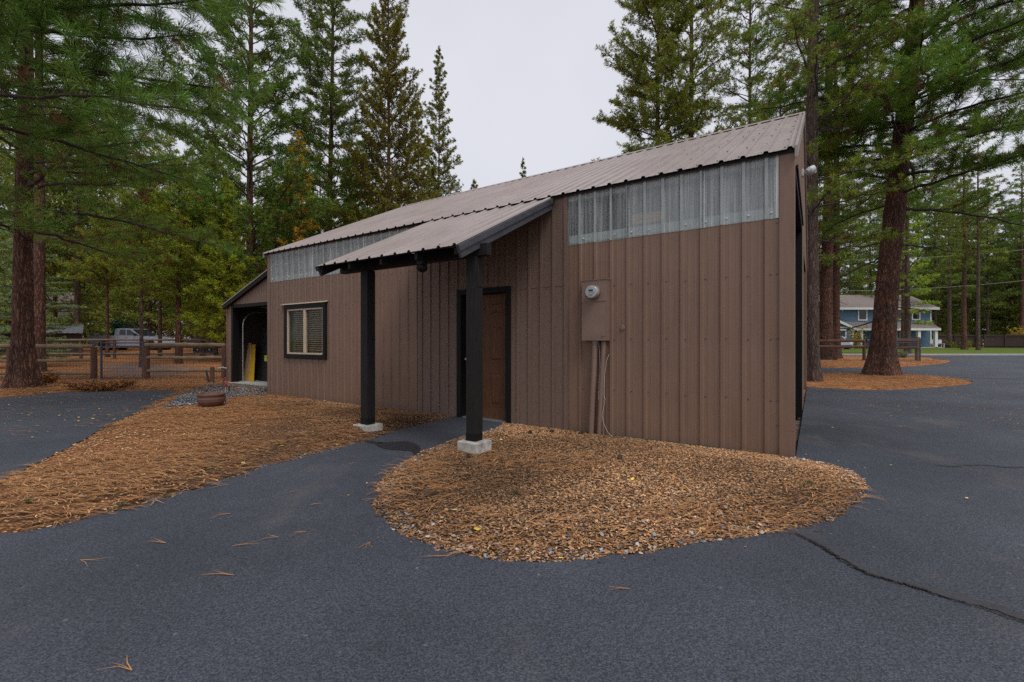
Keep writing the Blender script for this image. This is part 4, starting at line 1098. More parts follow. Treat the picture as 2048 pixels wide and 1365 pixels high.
# -- right big pine and the one next to the building
exr = [(9.6, -2.0, 6.0, .02, -.05), (9.0, -2.3, 5.6, .10, -.05), (10.6, -1.8, 6.2, .0, -.0), (11.6, -2.2, 6.2, -.0, .0), (8.8, -1.5, 5.4, .1, -.1), (10.0, -1.3, 5.8, .1, .0), (8.2, -2.6, 5.2, .1, -.15), (12.4, -1.7, 6.0, .0, .1), (11.0, -2.6, 6.2, .0, .0), (7.6, -2.1, 4.6, .1, -.25), (9.2, -2.9, 5.8, .0, -.1), (10.2, 3.0, 6.0, .1, -.1), (7.8, -3.0, 4.4, .05, -.3),
       (13.2, -2.2, 6.0, .1, .1), (12.8, -2.7, 6, .1, .1), (14.0, -1.5, 6, .1, .1)]
tree('ponderosa_pine', 1759, 16.6, 'massive leaning pine trunk standing in the needle island right of the building', H=27, r0=.405, seed=47, seg=90, rings=190, flare=.62, amp=.05, lean=(.088, -.01),
     cb=5.9, Lmax=6.6, nb=84, e0=(.9, .02), e1=(.5, -.12), shape=.7, tuft_gap=.27, k=34, nl=.21, nw=.013, base=(.040, .090, .021), dead=.09, sub_gap=.34, bare=.20, droop=.3, extra=exr, deadlimbs=8)
tree('lodgepole_pine', 1622, 13.9, 'grey trunked pine rising close behind the right gable of the building', H=24, r0=.235, seed=53, seg=48, rings=110, flare=.45, mat=M['barkdark'], lean=(.006, .0),
     cb=4.4, Lmax=3.6, nb=60, e0=(.7, .05), e1=(.3, .15), shape=.35, tuft_gap=.25, k=28, nl=.14, nw=.013, base=(.052, .088, .018), dead=.12, sub_gap=.30, bare=.22, deadlimbs=30, dead_z=(.95, 4.2), az_bias=(-.2, .3, .9))
# -- pair of trunks behind on the right
tree('ponderosa_pine', 1651, 27.5, 'left of the two close red trunks in front of the blue house', H=24, r0=.42, seed=61, flare=.5, cb=4.6, Lmax=5.0, nb=50, lean=(.012, 0), e0=(.8, .0), e1=(.4, .05), k=18, nl=.24, nw=.032, tuft_gap=.38, sub_gap=.45, base=(.045, .085, .022), dead=.10, deadlimbs=8)
tree('ponderosa_pine', 1670, 29.0, 'right of the two close red trunks in front of the blue house', H=22, r0=.33, seed=67, flare=.45, cb=5.5, Lmax=4.2, nb=40, lean=(.004, 0), e0=(.8, .0), e1=(.4, .05), k=16, nl=.24, nw=.032, tuft_gap=.4, sub_gap=.48, base=(.040, .075, .022), dead=.08, deadlimbs=6)
tree('young_pine', 1815, 36, 'slim pine with two low green boughs in front of the porch', H=17, r0=.24, seed=71, flare=.3, cb=2.4, Lmax=2.6, nb=44, e0=(.7, .0), e1=(.3, .1), k=14, nl=.24, nw=.038, tuft_gap=.36, sub_gap=.42, base=(.075, .14, .028), deadlimbs=4, mat=M['barkdark'])

# -- skyline pines above the roof on the left
ltk = dict(k=16, nl=.25, nw=.036, tuft_gap=.30, sub_gap=.34)
tree('ponderosa_pine', 500, 25.0, 'tall open crowned pine left of the roof, its straight trunk reaching out of frame', H=29, r0=.22, seed=83, cb=3.0, Lmax=5.6, nb=104, lean=(.002, 0), e0=(1.0, .50), e1=(.7, .42), shape=.5, base=(.040, .085, .028), dead=.04, bare=.30, up=.5, **ltk)
tree('ponderosa_pine', 657, 30.0, 'tall dark pine second from the roof end, between two taller trunks', H=31, r0=.23, seed=89, cb=3.0, Lmax=5.2, nb=104, lean=(.012, 0), e0=(1.0, .25), e1=(.6, .25), shape=.5, base=(.040, .075, .022), dead=.04, bare=.22, up=.5, **ltk)
tree('lodgepole_pine', 777, 27.5, 'tapering brown needled pine rising behind the middle of the roof ridge', H=25.5, r0=.17, seed=97, cb=5.0, Lmax=4.0, nb=96, e0=(1.0, .55), e1=(1.0, .65), shape=.62, k=15, nl=.18, nw=.038, tuft_gap=.25, sub_gap=.30, base=(.052, .064, .016), dead=.10, bare=.15, up=.8)
tree('lodgepole_pine', 878, 38.0, 'pointed pine with a complete tip showing right of the taller pines', H=25.4, r0=.14, seed=101, cb=6, Lmax=3.7, nb=96, e0=(.8, .15), e1=(.9, .6), shape=.75, k=15, nl=.19, nw=.044, tuft_gap=.28, sub_gap=.36, base=(.050, .070, .020), dead=.06, bare=.12, up=.9)
tree('lodgepole_pine', 836, 36.0, 'short dense pine tucked left of the pointed pine', H=20, r0=.2, seed=103, cb=5, Lmax=3.2, nb=64, e0=(.8, .15), e1=(.9, .5), shape=.7, k=14, nl=.20, nw=.044, tuft_gap=.32, sub_gap=.4, base=(.055, .075, .018), dead=.05, bare=.12, up=.8)
tree('lodgepole_pine', 948, 40, 'low bough tipped pine just showing above the ridge right of the pointed pine', H=15.0, r0=.15, seed=105, cb=5, Lmax=2.6, nb=44, e0=(.8, .15), e1=(.9, .5), shape=.7, k=14, nl=.20, nw=.044, tuft_gap=.32, sub_gap=.4, base=(.055, .075, .018), up=.8)
tree('lodgepole_pine', 1046, 42, 'lone little pine tip poking above the ridge against the sky', H=17.8, r0=.14, seed=107, cb=6, Lmax=2.4, nb=44, e0=(.8, .15), e1=(.9, .6), shape=.8, k=15, nl=.20, nw=.044, tuft_gap=.28, sub_gap=.36, base=(.035, .06, .020), up=.9)
tree('ponderosa_pine', 598, 24, 'yellow tinged young pine between the two tallest left trunks', H=12.2, r0=.10, seed=109, cb=1.2, Lmax=1.8, nb=46, e0=(.9, .1), e1=(.6, .3), shape=.5, base=(.12, .105, .02), dead=.1, k=14, nl=.18, nw=.028, tuft_gap=.32, sub_gap=.4)
# -- right skyline group
tree('ponderosa_pine', 1316, 27.0, 'bushy pine with upturned bough tips left of the roof peak, nearest the open sky', H=27, r0=.22, seed=113, cb=6.0, Lmax=5.4, nb=84, e0=(1.0, .05), e1=(.8, .35), shape=.45, k=20, nl=.23, nw=.030, tuft_gap=.28, sub_gap=.36, base=(.060, .090, .022), dead=.05, bare=.22, up=.7, az_bias=(3.14, .25, .8))
tree('ponderosa_pine', 1382, 26.0, 'straight trunked pine second from the open sky behind the roof peak', H=29, r0=.24, seed=127, cb=6, Lmax=5.0, nb=84, e0=(1.0, .1), e1=(.7, .3), shape=.45, k=16, nl=.23, nw=.030, tuft_gap=.32, sub_gap=.40, base=(.055, .085, .022), dead=.05, up=.6)
tree('ponderosa_pine', 1500, 29.0, 'thin trunked pine behind the highest part of the roof', H=29, r0=.17, seed=131, cb=6, Lmax=4.8, nb=80, e0=(1.0, .1), e1=(.6, .3), shape=.45, k=15, nl=.23, nw=.032, tuft_gap=.34, sub_gap=.42, base=(.045, .08, .022), dead=.06, up=.5)
tree('lodgepole_pine', 1560, 21.0, 'yellow green pine whose boughs hang just above the roof peak', H=13.5, r0=.15, seed=137, cb=5, Lmax=2.8, nb=48, e0=(.8, .0), e1=(.6, .2), shape=.45, k=20, nl=.17, nw=.022, tuft_gap=.25, sub_gap=.32, base=(.095, .125, .022), dead=.10, up=.5)
# -- bushy young pines left of the building
yk = dict(k=15, nl=.20, nw=.026, tuft_gap=.24, sub_gap=.30, shape=.6, e0=(1.0, .1), e1=(.9, .4), bare=.1, up=.7)
tree('young_pine', 455, 22.5, 'bright green bushy young pine beside the lean-to garage roof', H=9.2, r0=.12, seed=139, cb=.8, Lmax=2.2, nb=60, base=(.080, .125, .020), **yk)
tree('young_pine', 357, 22.0, 'bushy young pine behind the gate post', H=10.0, r0=.15, seed=149, cb=2.6, Lmax=2.4, nb=54, base=(.070, .110, .020), dead=.1, **yk)
tree('young_pine', 283, 19.5, 'slender dark stemmed pine rising at the gate', H=8.6, r0=.08, seed=151, cb=3.2, Lmax=1.9, nb=36, base=(.055, .095, .022), dead=.15, mat=M['barkdark'], **yk)
tree('young_pine', 520, 26, 'green young pine peeking above the lean-to garage', H=8.6, r0=.10, seed=157, cb=1, Lmax=2.0, nb=44, base=(.070, .115, .022), **yk)
tree('young_pine', 405, 28, 'dark bushy pine filling in behind the young pines by the fence', H=11, r0=.14, seed=163, cb=1.6, Lmax=2.6, nb=52, base=(.045, .085, .022), **yk)
for (px, Z, h_, sd, lb) in ((432, 25, 8.0, 158, 'young pine just left of the bright green bushy one'), (540, 29, 10.5, 159, 'leafy young pine rising over the left end of the roof'), (575, 33, 12.5, 160, 'taller young pine over the left roof end'), (620, 30, 11.0, 161, 'young pine between the second tall trunk and the roof'), (700, 34, 13.0, 162, 'young pine beneath the brown needled pine'), (320, 26, 9.5, 164, 'young pine behind the pickup cab'), (395, 33, 12.5, 165, 'taller young pine above the trailer'), (215, 27, 8.5, 166, 'young pine behind the pickup bed')):
    tree('young_pine', px, Z, lb, H=h_, r0=.11, seed=sd, cb=1.0 if px > 400 else 4.2, Lmax=2.5, nb=52, base=(.054, .094, .026) if sd % 2 else (.068, .102, .026), **yk)
# blue spruce left
tree('blue_spruce', 40, 19.5, 'blue green spruce with layered boughs behind the left rail fence', 'spruce', H=7.5, r0=.14, seed=167, cb=.4, Lmax=2.5, nb=80, e0=(.5, -.12), e1=(.4, .02), shape=.8, k=20, nl=.07, nw=.016, tuft_gap=.10, sub_gap=.20, sub_len=.32, base=(.085, .150, .135), dead=.0, bare=.1, up=.1, mat=M['barkdark'])

# -- background forest: a few templates, then copies
def template(kind, label, grp, **kw):
    e = empty(kind, (0, 0, 0), 0, label, 'pine tree', grp)
    Hh, r0, seed = kw.pop('H'), kw.pop('r0'), kw.pop('seed')
    trunk_mesh('trunk', Hh, r0, (0, 0), kw.pop('mat', M['bark']), e, seed, 12, 16, .3, .03)
    crown(e, seed, Hh, r0, **kw); return e
bk = dict(k=9, nl=.38, nw=.062, tuft_gap=.50, sub_gap=.56, bare=.08)
GL = 'dark pines massed behind the pickup and fence'; GRT = 'dark pines massed behind the blue house and board fence'
tA = template('background_pine', '', GL, H=21, r0=.19, seed=201, cb=2.8, Lmax=4.6, nb=60, e0=(.9, .1), e1=(.5, .2), shape=.55, base=(.050, .084, .028), **bk)
tB = template('background_pine', '', GL, H=17, r0=.15, seed=202, cb=1.6, Lmax=4.2, nb=60, e0=(.9, .0), e1=(.5, .1), shape=.6, base=(.060, .095, .030), **bk)
tC = template('background_pine', '', GL, H=11, r0=.10, seed=203, cb=.3, Lmax=3.7, nb=52, e0=(.8, .0), e1=(.6, .2), shape=.6, base=(.074, .108, .034), **bk)
tD = template('background_pine', '', GRT, H=22, r0=.18, seed=204, cb=5, Lmax=4.4, nb=52, e0=(.9, -.05), e1=(.4, .1), shape=.5, base=(.034, .066, .022), mat=M['barkdark'], deadlimbs=14, **bk)
tE = template('background_pine', '', GRT, H=13, r0=.12, seed=205, cb=.3, Lmax=4.3, nb=60, e0=(.8, .0), e1=(.5, .1), shape=.6, base=(.045, .085, .024), **bk)
rr = random.Random(77); used = set()
def plant(t, px, Z, s, label, grp):
    x, y, z = on(px, Z)
    e = t if t.name not in used else copy_tree(t)
    used.add(t.name)
    e.location = (x, y, z-.03); e.rotation_euler = (0, 0, rr.uniform(0, 6.28)); s *= rr.uniform(.92, 1.1); e.scale = (s, s, s)
    e['label'] = label; e['group'] = grp
LL = 'dark tall pine in the forest behind the pickup on the left'; LB = 'bushy low pine filling the forest gap behind the pickup'
for (px, Z, t, s) in [(-40, 30, tA, 1), (20, 38, tB, 1.1), (110, 30, tB, 1.0), (160, 45, tA, 1.1), (155, 29.5, tD, .9), (215, 52, tA, 1.15), (245, 58, tA, 1.1), (300, 43, tB, 1.1), (340, 56, tA, 1.2), (385, 47, tA, 1.0), (430, 36, tB, .95),
                      (470, 50, tA, 1.0), (540, 45, tA, .95), (590, 50, tB, 1.2), (640, 44, tA, .9), (700, 42, tB, .95), (735, 40, tB, .9), (800, 46, tB, .95), (-120, 36, tA, 1.1), (60, 55, tA, 1.2), (120, 62, tA, 1.25), (400, 65, tA, 1.2), (560, 62, tA, 1.1), (280, 70, tA, 1.3), (200, 75, tA, 1.3)]:
    plant(t, px, Z, s, LL, GL)
for (px, Z, s) in [(-20, 45, 1), (30, 52, 1.1), (95, 58, 1), (140, 60, 1.1), (190, 64, 1.2), (225, 44, .55), (265, 66, 1.2), (310, 62, 1.1), (345, 70, 1.2), (385, 60, 1.1), (425, 56, 1), (450, 66, 1.2), (170, 48, .8), (420, 44, .7), (500, 58, 1.1), (545, 64, 1.1), (-90, 50, 1.1)]:
    plant(tC, px, Z, s, LB, GL)
RL = 'dark tall pine in the forest behind the blue house and board fence'; RB = 'dense low pine in the forest behind the board fence'
for (px, Z, t, s) in [(1420, 46, tD, 1), (1470, 52, tD, 1), (1640, 70, tD, 1.1), (1700, 66, tD, 1.1), (1740, 74, tD, 1.2), (1790, 68, tD, 1.2), (1835, 76, tD, 1.2), (1870, 66, tD, 1.1), (1905, 80, tD, 1.2), (1935, 68, tD, 1.1), (1975, 64, tD, 1.1), (2010, 78, tD, 1.2),
                      (2050, 70, tD, 1.2), (2100, 66, tD, 1.1), (2150, 74, tD, 1.2), (2200, 62, tD, 1.1), (1560, 60, tD, 1.2), (1510, 44, tE, 1.2), (2260, 50, tD, 1.1), (1890, 92, tD, 1.3), (1960, 95, tD, 1.3), (1765, 90, tD, 1.3), (2030, 92, tD, 1.3), (1670, 88, tD, 1.3)]:
    plant(t, px, Z, s, RL, GRT)
for (px, Z, s) in [(1650, 80, 1.1), (1720, 82, 1.1), (1885, 70, .9), (1915, 74, 1), (1950, 77, 1.1), (1985, 72, 1), (2020, 70, 1.1), (2060, 74, 1.1), (2110, 72, 1.1), (1850, 82, 1.2), (1800, 84, 1.2), (2000, 88, 1.4), (1925, 90, 1.4), (2170, 68, 1.1), (1870, 88, 1.5), (2075, 88, 1.4)]:
    plant(tE, px, Z, s, RB, GRT)
# thin trunked pines on the far lawn
lk = dict(k=11, nl=.34, nw=.055, tuft_gap=.55, sub_gap=.55, shape=.4, bare=.2)
tree('lodgepole_pine', 1928, 49.5, 'taller of the two bare stemmed pines standing on the far lawn', H=25, r0=.27, seed=211, cb=8.5, Lmax=3.0, nb=40, e0=(.8, -.1), e1=(.3, .0), base=(.05, .08, .02), deadlimbs=22, **lk)
tree('lodgepole_pine', 1956, 47.5, 'paler, thinner of the two bare stemmed pines on the far lawn', H=24, r0=.19, seed=212, cb=8.5, Lmax=2.8, nb=38, e0=(.8, -.1), e1=(.3, .0), base=(.05, .08, .02), deadlimbs=22, mat=M['barkdark'], **lk)
tree('lodgepole_pine', 1898, 57.5, 'dark stemmed pine between the porch and the lawn pines', H=23, r0=.27, seed=213, cb=6.5, Lmax=3.2, nb=40, e0=(.8, -.1), e1=(.3, .0), base=(.04, .07, .02), deadlimbs=10, mat=M['barkdark'], **lk)
tree('lodgepole_pine', 2043, 62, 'reddish stemmed pine behind the board fence at the right edge', H=25, r0=.32, seed=214, cb=9.5, Lmax=3.2, nb=40, e0=(.8, -.1), e1=(.3, .0), base=(.04, .07, .02), deadlimbs=14, **lk)
tree('lodgepole_pine', 1836-28, 52, 'brown stemmed pine in front of the porch steps', H=20, r0=.36, seed=215, cb=6.0, Lmax=2.9, nb=36, e0=(.8, -.1), e1=(.3, .0), base=(.05, .09, .02), deadlimbs=6, **lk)

# -- leafy shrubs
def shrub(name, loc, h, w, n, cols, label, cat, size=.03, seed=1, stems=10, blade=False):
    r = np.random.default_rng(seed); e = empty(name, loc, 0, label, cat); tb = Tubes()
    P = []
    for i in range(stems):
        a = r.uniform(0, 6.28); rr_ = r.uniform(.15, 1)*w*.5; t = np.linspace(0, 1, 5)
        pts = np.stack([np.cos(a)*rr_*t**.8, np.sin(a)*rr_*t**.8, h*r.uniform(.5, 1)*t], -1); pts[1:] += r.normal(0, .04*h, (4, 3)); tb.add(pts, .006*(1.3-t), 3)
        for j in range(n//stems):
            f = r.uniform(.2, 1); P.append([np.interp(f, t, pts[:, q]) for q in range(3)]+r.normal(0, .08*h, 3))
    tb.build('stems', M['limb'], e)
    P = np.array(P); P[:, 2] = np.abs(P[:, 2]); n_ = len(P); D = r.normal(0, 1, (n_, 3)); D[:, 2] = np.abs(D[:, 2])*(3 if blade else 1)
    cols = np.array(cols); C = cols[r.integers(0, len(cols), n_)]*r.uniform(.7, 1.2, (n_, 1))
    vs, fs, col = tufts(P, D, C, 4, size*(4 if blade else 1.6), size*(.25 if blade else 1), seed, (.1, 1.4), .02)
    np_mesh('foliage', vs, fs, M['leaf'], e, colors=col); return e
DR = [(.38, .15, .05), (.48, .22, .07), (.26, .10, .04), (.55, .30, .10), (.18, .09, .04)]
for (px, py, h, w, s, lb) in ((176, 783, .24, 1.1, 1, 'left end of the dried orange ground shrub row beside the gate'), (207, 784, .22, 1.1, 2, 'middle clump of dried orange ground shrub in front of the gate'), (236, 780, .18, .9, 3, 'right clump of dried orange shrub nearest the post'), (96, 772, .35, .6, 4, 'small twiggy dry shrub right of the thick left trunk')):
    X, Y = gp(px, py); shrub('dry_shrub', (X, Y, float(G(X, Y))), h, w, 620, DR, lb, 'shrub', .026, s, 26)
YC = [(.45, .33, .04), (.30, .27, .05), (.55, .42, .06)]
x, y, z = on(2046, 60.5); shrub('yellow_shrub', (x, y, z), 3.0, 2.6, 700, YC+[(.6, .35, .03)], 'yellow autumn shrub showing above the board fence at the right edge', 'shrub', .12, 5, 14)
x, y, z = on(1712, 54); shrub('yellow_shrub', (x, y, z), 2.7, 1.6, 260, YC, 'small yellow leaved tree beside the garage corner of the blue house', 'shrub', .11, 6, 9)
x, y, z = on(1922, 56); shrub('low_shrub', (x, y, z), .9, 3.0, 500, [(.20, .22, .03), (.30, .28, .05)], 'low yellow green shrub between the lawn pines', 'shrub', .10, 7, 14)
x, y, z = on(1806, 30); shrub('grass_tuft', (x, y, z), .5, .8, 420, [(.20, .26, .10), (.30, .34, .16)], 'pale green tuft growing behind the wire gate panel', 'plant', .05, 8, 14, True)
x, y, z = on(234, 40); shrub('dark_green_shrub', (x, y, z), 2.6, 3.2, 900, [(.01, .05, .045), (.015, .07, .06)], 'dark teal green bush behind the pickup bed', 'shrub', .12, 9, 16)
for (px, Z, s_) in ((405, 60, 11), (440, 52, 12), (250, 62, 13)):
    x, y, z = on(px, Z); shrub('yellow_shrub', (x, y, z), 4.5, 4.0, 800, [(.30, .30, .04), (.20, .24, .04), (.38, .32, .05)], {405: 'yellow green thicket behind the trailer', 440: 'yellow green thicket seen beside the garage corner', 250: 'yellow green thicket behind the pickup cab'}[px], 'shrub', .16, s_, 14)
for i, (px, py) in enumerate(((243, 1020), (1032, 1005), (1618, 986), (60, 1025))):
    X, Y = gp(px, py); shrub('weed', (X, Y, float(G(X, Y))), .035, .07, 30, [(.12, .15, .05), (.18, .18, .07)], ['small green weed in the left bed of needles', 'small green weed in the middle of the rounded bed', 'small green weed near the right end of the rounded bed', 'tiny weed by the left frame edge of the bed'][i], 'weed', .012, 30+i, 6, True)
# pine cones and stones in the bed
def cone_mesh():
    q = MB()
    for k in range(7):
        z = .008+k*.009; r_ = .026*math.sin(PI*(k+1.2)/9)
        for j in range(8):
            a = j*PI/4+k*.4; c, s = math.cos(a), math.sin(a); q.add([(c*r_*.4, s*r_*.4, z), (c*r_-s*.007, s*r_+c*.007, z+.003), (c*r_*1.15, s*r_*1.15, z+.010), (c*r_+s*.007, s*r_-c*.007, z+.003)], [(0, 1, 2, 3)])
    q.lathe([(.004, 0), (.014, .02), (.014, .045), (.003, .07)], 8); return q
cs = [(1060, 878), (1156, 876), (1238, 934), (944, 922), (1108, 872), (1520, 905), (860, 1010), (851, 1014)]
c0 = cone_mesh().build('pine_cone', simple('cone_scale', (.07, .045, .032), .8, .4, 60))
for i, (px, py) in enumerate(cs):
    X, Y = gp(px, py-2); c = c0 if i == 0 else c0.copy()
    if i: COL.objects.link(c)
    c.location = (X, Y, float(G(X, Y))+.02); c.rotation_euler = (R(80), R(20*i), i*1.3)
    tag(c, 'dark brown pine cone lying among the wood chips', 'pine cone', 'pine cones in the rounded bed')

# ================================================================== small things at the left corner
X, Y = gp(414, 821)
e = empty('planter_pot', (X, Y+.12, float(G(X, Y))), 0, 'round terracotta bowl planter sitting by the red handled hydrant', 'planter')
e.scale = (.86, .86, 1.0)
q = MB(); q.lathe([(.17, 0), (.235, .04), (.262, .10), (.258, .15), (.238, .185), (.262, .20), (.266, .225), (.25, .235), (.225, .225), (.222, .19)], 40)
q.build('bowl', M['terra'], e, smooth=True)
q = MB()
for z in (.085, .10, .115, .13): q.lathe([(.262, z), (.266, z+.004), (.262, z+.008)], 40)
q.build('band', M['terra'], e, smooth=True)
MB().lathe([(.223, .196), (.10, .205), (.001, .21)], 24).build('soil', M['soil'], e)
X, Y = gp(452, 816); zg = float(G(X, Y))
e = empty('yard_hydrant', (X, Y, zg), 0, 'yard hydrant standpipe with red handle next to the terracotta bowl', 'hydrant')
MB().tube([(0, 0, -.05), (0, 0, .36)], .017, 10).build('standpipe', M['silver'], e)
q = MB(); q.lathe([(.028, .34), (.034, .36), (.034, .42), (.022, .45), (.022, .49)], 12); q.tube([(0, 0, .40), (.05, -.02, .39), (.075, -.03, .35)], [.02, .018, .02], 8)
q.box(-.012, .012, -.02, .02, .45, .52); q.tube([(0, 0, .515), (-.04, .01, .50), (-.065, .01, .44), (-.06, .01, .39)], [.016, .015, .014, .017], 8)
q.build('valve_head', M['red'], e, bevel=.002)
MB().tube([(.075, -.03, .36), (.085, -.03, .30), (.088, -.03, .26)], .016, 8).build('nozzle', M['rubber'], e)
MB().tube([(0, .02, .12), (-.08, .05, .06), (-.2, .08, .02)], .012, 6).build('hose', M['offwhite'], e)

# ================================================================== rail fences
def rail(q, a, b, r, n=8, sag=.0, seed=0):
    rr = random.Random(seed); a = Vector(a); b = Vector(b); k = 7; pts = []
    for i in range(k):
        p = a.lerp(b, i/(k-1)); pts.append(p+Vector((0, 0, rr.uniform(-.012, .012)-sag*math.sin(PI*i/(k-1)))))
    q.tube(pts, [r*rr.uniform(.85, 1.1) for _ in range(k)], n)
def wiremesh(a, b, z0, z1, step=.10, w=.0035):
    q = MB(); a = Vector(a); b = Vector(b); L = (b-a).length; n = int(L/step); d = (b-a)/L
    for i in range(n+1):
        p = a+d*(i*step); q.add([p+Vector((0, 0, z0))-d*w, p+Vector((0, 0, z0))+d*w, p+Vector((0, 0, z1))+d*w, p+Vector((0, 0, z1))-d*w], [(0, 1, 2, 3)])
    z = z0
    while z <= z1+.001:
        q.add([a+Vector((0, 0, z-w)), b+Vector((0, 0, z-w)), b+Vector((0, 0, z+w)), a+Vector((0, 0, z+w))], [(0, 1, 2, 3)]); z += step
    return q
def fence(name, A, B, label, zs, posts, hp, rp, rr_, mesh=None, seed=1, mat='fencewood', pm='postwood', cat='fence', group=None):
    A = Vector((*A, float(T(*A)))); B = Vector((*B, float(T(*B)))); e = empty(name, A, 0, label, cat, group); D = B-A
    ln = Vector((-D.y, D.x, 0)).normalized()
    if ln.y > 0: ln = -ln
    for i, t in enumerate(posts):
        p = D*t; q = MB(); q.tube([p+Vector((0, 0, -.1)), p+Vector((.005, 0, hp*.5)), p+Vector((0, 0, hp))], [rp*1.05, rp, rp*.97], 12); q.build('post', M[pm], e)
    for i, z in enumerate(zs):
        q = MB(); rail(q, Vector((0, 0, z))+ln*(rp*.3), D+Vector((0, 0, z))+ln*(rp*.3), rr_ if i else rr_*1.25, seed=seed+i); q.build('rail', M[mat], e)
    if mesh:
        q = wiremesh(Vector((0, 0, 0))-ln*.03, D-ln*.03, mesh[0], mesh[1]); q.build('wire_mesh', M['wire'], e)
    return e
ZF = 14.6
def fx(px, Z=ZF): return ((px-1024)/F*Z, Z)
fence('rail_fence', fx(-330, 14.0), fx(188), 'brown rail fence with wire mesh behind the thick left pine', [1.12, .66, .25], [0, .333, .667, 1], 1.09, .085, .055, (.05, 1.05), 3)
fence('rail_fence', fx(292, 14.5), fx(452, 14.75), 'brown rail fence between the gate and the lean-to garage', [1.15, .75, .34], [0, .985], 1.13, .10, .055, (.05, 1.1), 5)
q0 = Vector((*fx(452, 14.75), 0)); q1 = bw(UL+4.6, -4.2); 
# small metal gate
ax, bx_ = fx(203), fx(287); A = Vector((*ax, float(T(*ax)))); Bv = Vector((*bx_, float(T(*bx_))))
e = empty('wire_gate', A, 0, 'grey metal framed wire gate in the rail fence', 'gate'); D = Bv-A
for t in (0, 1):
    MB().tube([D*t+Vector((0, 0, -.05)), D*t+Vector((0, 0, 1.28))], .032, 10).build('upright', M['pipe'], e)
q = MB()
for z in (.10, .86, 1.10, 1.22): q.tube([Vector((0, 0, z)), D+Vector((0, 0, z))], .020, 8)
q.build('crossbar', M['pipe'], e)
wiremesh(Vector((0, 0, 0)), D, .10, .86).build('wire_mesh', M['wire'], e)
MB().box(D.x-.02, D.x+.12, -.02, .02, .84, .88).build('latch', M['silver'], e)
MB().box(D.x+.0, D.x+.10, -.02, .02, .22, .25).build('hinge', M['silver'], e)
# leaning stake, white pole on ground
X, Y = fx(424, 13.6); q = MB(); q.box(-.05, .05, -.04, .04, -.1, .50); o = q.build('wooden_stake', M['postwood'], bevel=.005); o.location = (X, Y, float(T(X, Y))); o.rotation_euler = (0, R(1.5), .3); tag(o, 'short square brown stake in front of the right rail section', 'stake')
q = MB(); q.tube([(0, 0, 0), (-.10, .02, .40)], .03, 6); o = q.build('leaning_stick', M['rubber']); o.location = (X-.05, Y-.05, float(T(X, Y))); tag(o, 'dark stick leaning against the short stake', 'stick')
q = MB(); a = Vector((*gp(372, 768), 0)); b = Vector((*gp(455, 760), 0)); q.tube([a+Vector((0, 0, .03)), b+Vector((0, 0, .045))], .022, 8); tag(q.build('white_pole', M['offwhite']), 'pale pole lying on the ground along the right rail section', 'pole')
q = MB(); a = Vector((*fx(452, 14.3), .42)); q.tube([a, a+Vector((-.10, 0, .04)), a+Vector((-.24, 0, .01))], .014, 6); q.lathe([(.03, -.01), (.045, .01), (.02, .03)], 10, tuple(a)); tag(q.build('hose_tap', M['offwhite'], None), 'small white tap on the rail next to the garage corner', 'tap')
q = MB(); q.add([(a.x-.12, a.y, .0), (a.x+.2, a.y, .0), (a.x+.14, a.y, .34), (a.x+.0, a.y, .34), (a.x-.12, a.y+.25, 0), (a.x+.2, a.y+.25, 0), (a.x+.14, a.y+.2, .34), (a.x, a.y+.2, .34)], [(0, 1, 2, 3), (4, 7, 6, 5), (0, 3, 7, 4), (1, 5, 6, 2), (3, 2, 6, 7)]); tag(q.build('hose_reel', M['rubber']), 'black hose reel box below the tap by the garage corner', 'hose reel')
# second fence farther back
ZB = 25.0
fence('rail_fence', fx(-250, ZB), fx(690, ZB+1), 'long three rail fence in front of the pickup', [1.12, .72, .35], [i/14 for i in range(15)], 1.10, .07, .05, None, 9, 'fencewood', 'postwood')
fence('rail_fence', fx(300, 52), fx(520, 54), 'pale distant rail fence behind the trailer', [1.25, .8], [0, .25, .5, .75, 1], 1.2, .07, .05, None, 15, 'fencewood', 'postwood')

# right fence and gate
ZR = 26.3
fence('rail_fence', fx(1560, ZR+.6), fx(1728, ZR+.3), 'dark two rail fence left of the massive leaning pine', [1.20, .86], [0, .42, 1.0], 1.2, .085, .075, (.02, .86), 21, 'postwood', 'postwood')
fence('rail_fence', fx(1732, ZR+.3), fx(1835, ZR), 'dark two rail fence section ending at the thick post right of the leaning pine', [1.20, .80], [1.0], 1.42, .12, .07, (.02, .8), 25, 'postwood', 'fencewood')
g0, g1 = fx(1791, ZR-.4), fx(1840, ZR-.5); A = Vector((*g0, float(T(*g0)))); D = Vector((*g1, float(T(*g1))))-A
e = empty('wire_gate', A, 0, 'black pipe framed wire gate in front of the blue house porch', 'gate')
for t in (0, 1): MB().tube([D*t+Vector((0, 0, -.05)), D*t+Vector((0, 0, 1.35))], .034, 8).build('upright', M['pipe'], e)
q = MB()
for z in (.06, 1.10, 1.33): q.tube([Vector((-1.2, 0, z)), D+Vector((0, 0, z))], .022, 8)
q.build('crossbar', M['pipe'], e)
wiremesh(Vector((0, 0, 0)), D, .06, 1.10).build('wire_mesh', M['wire'], e)

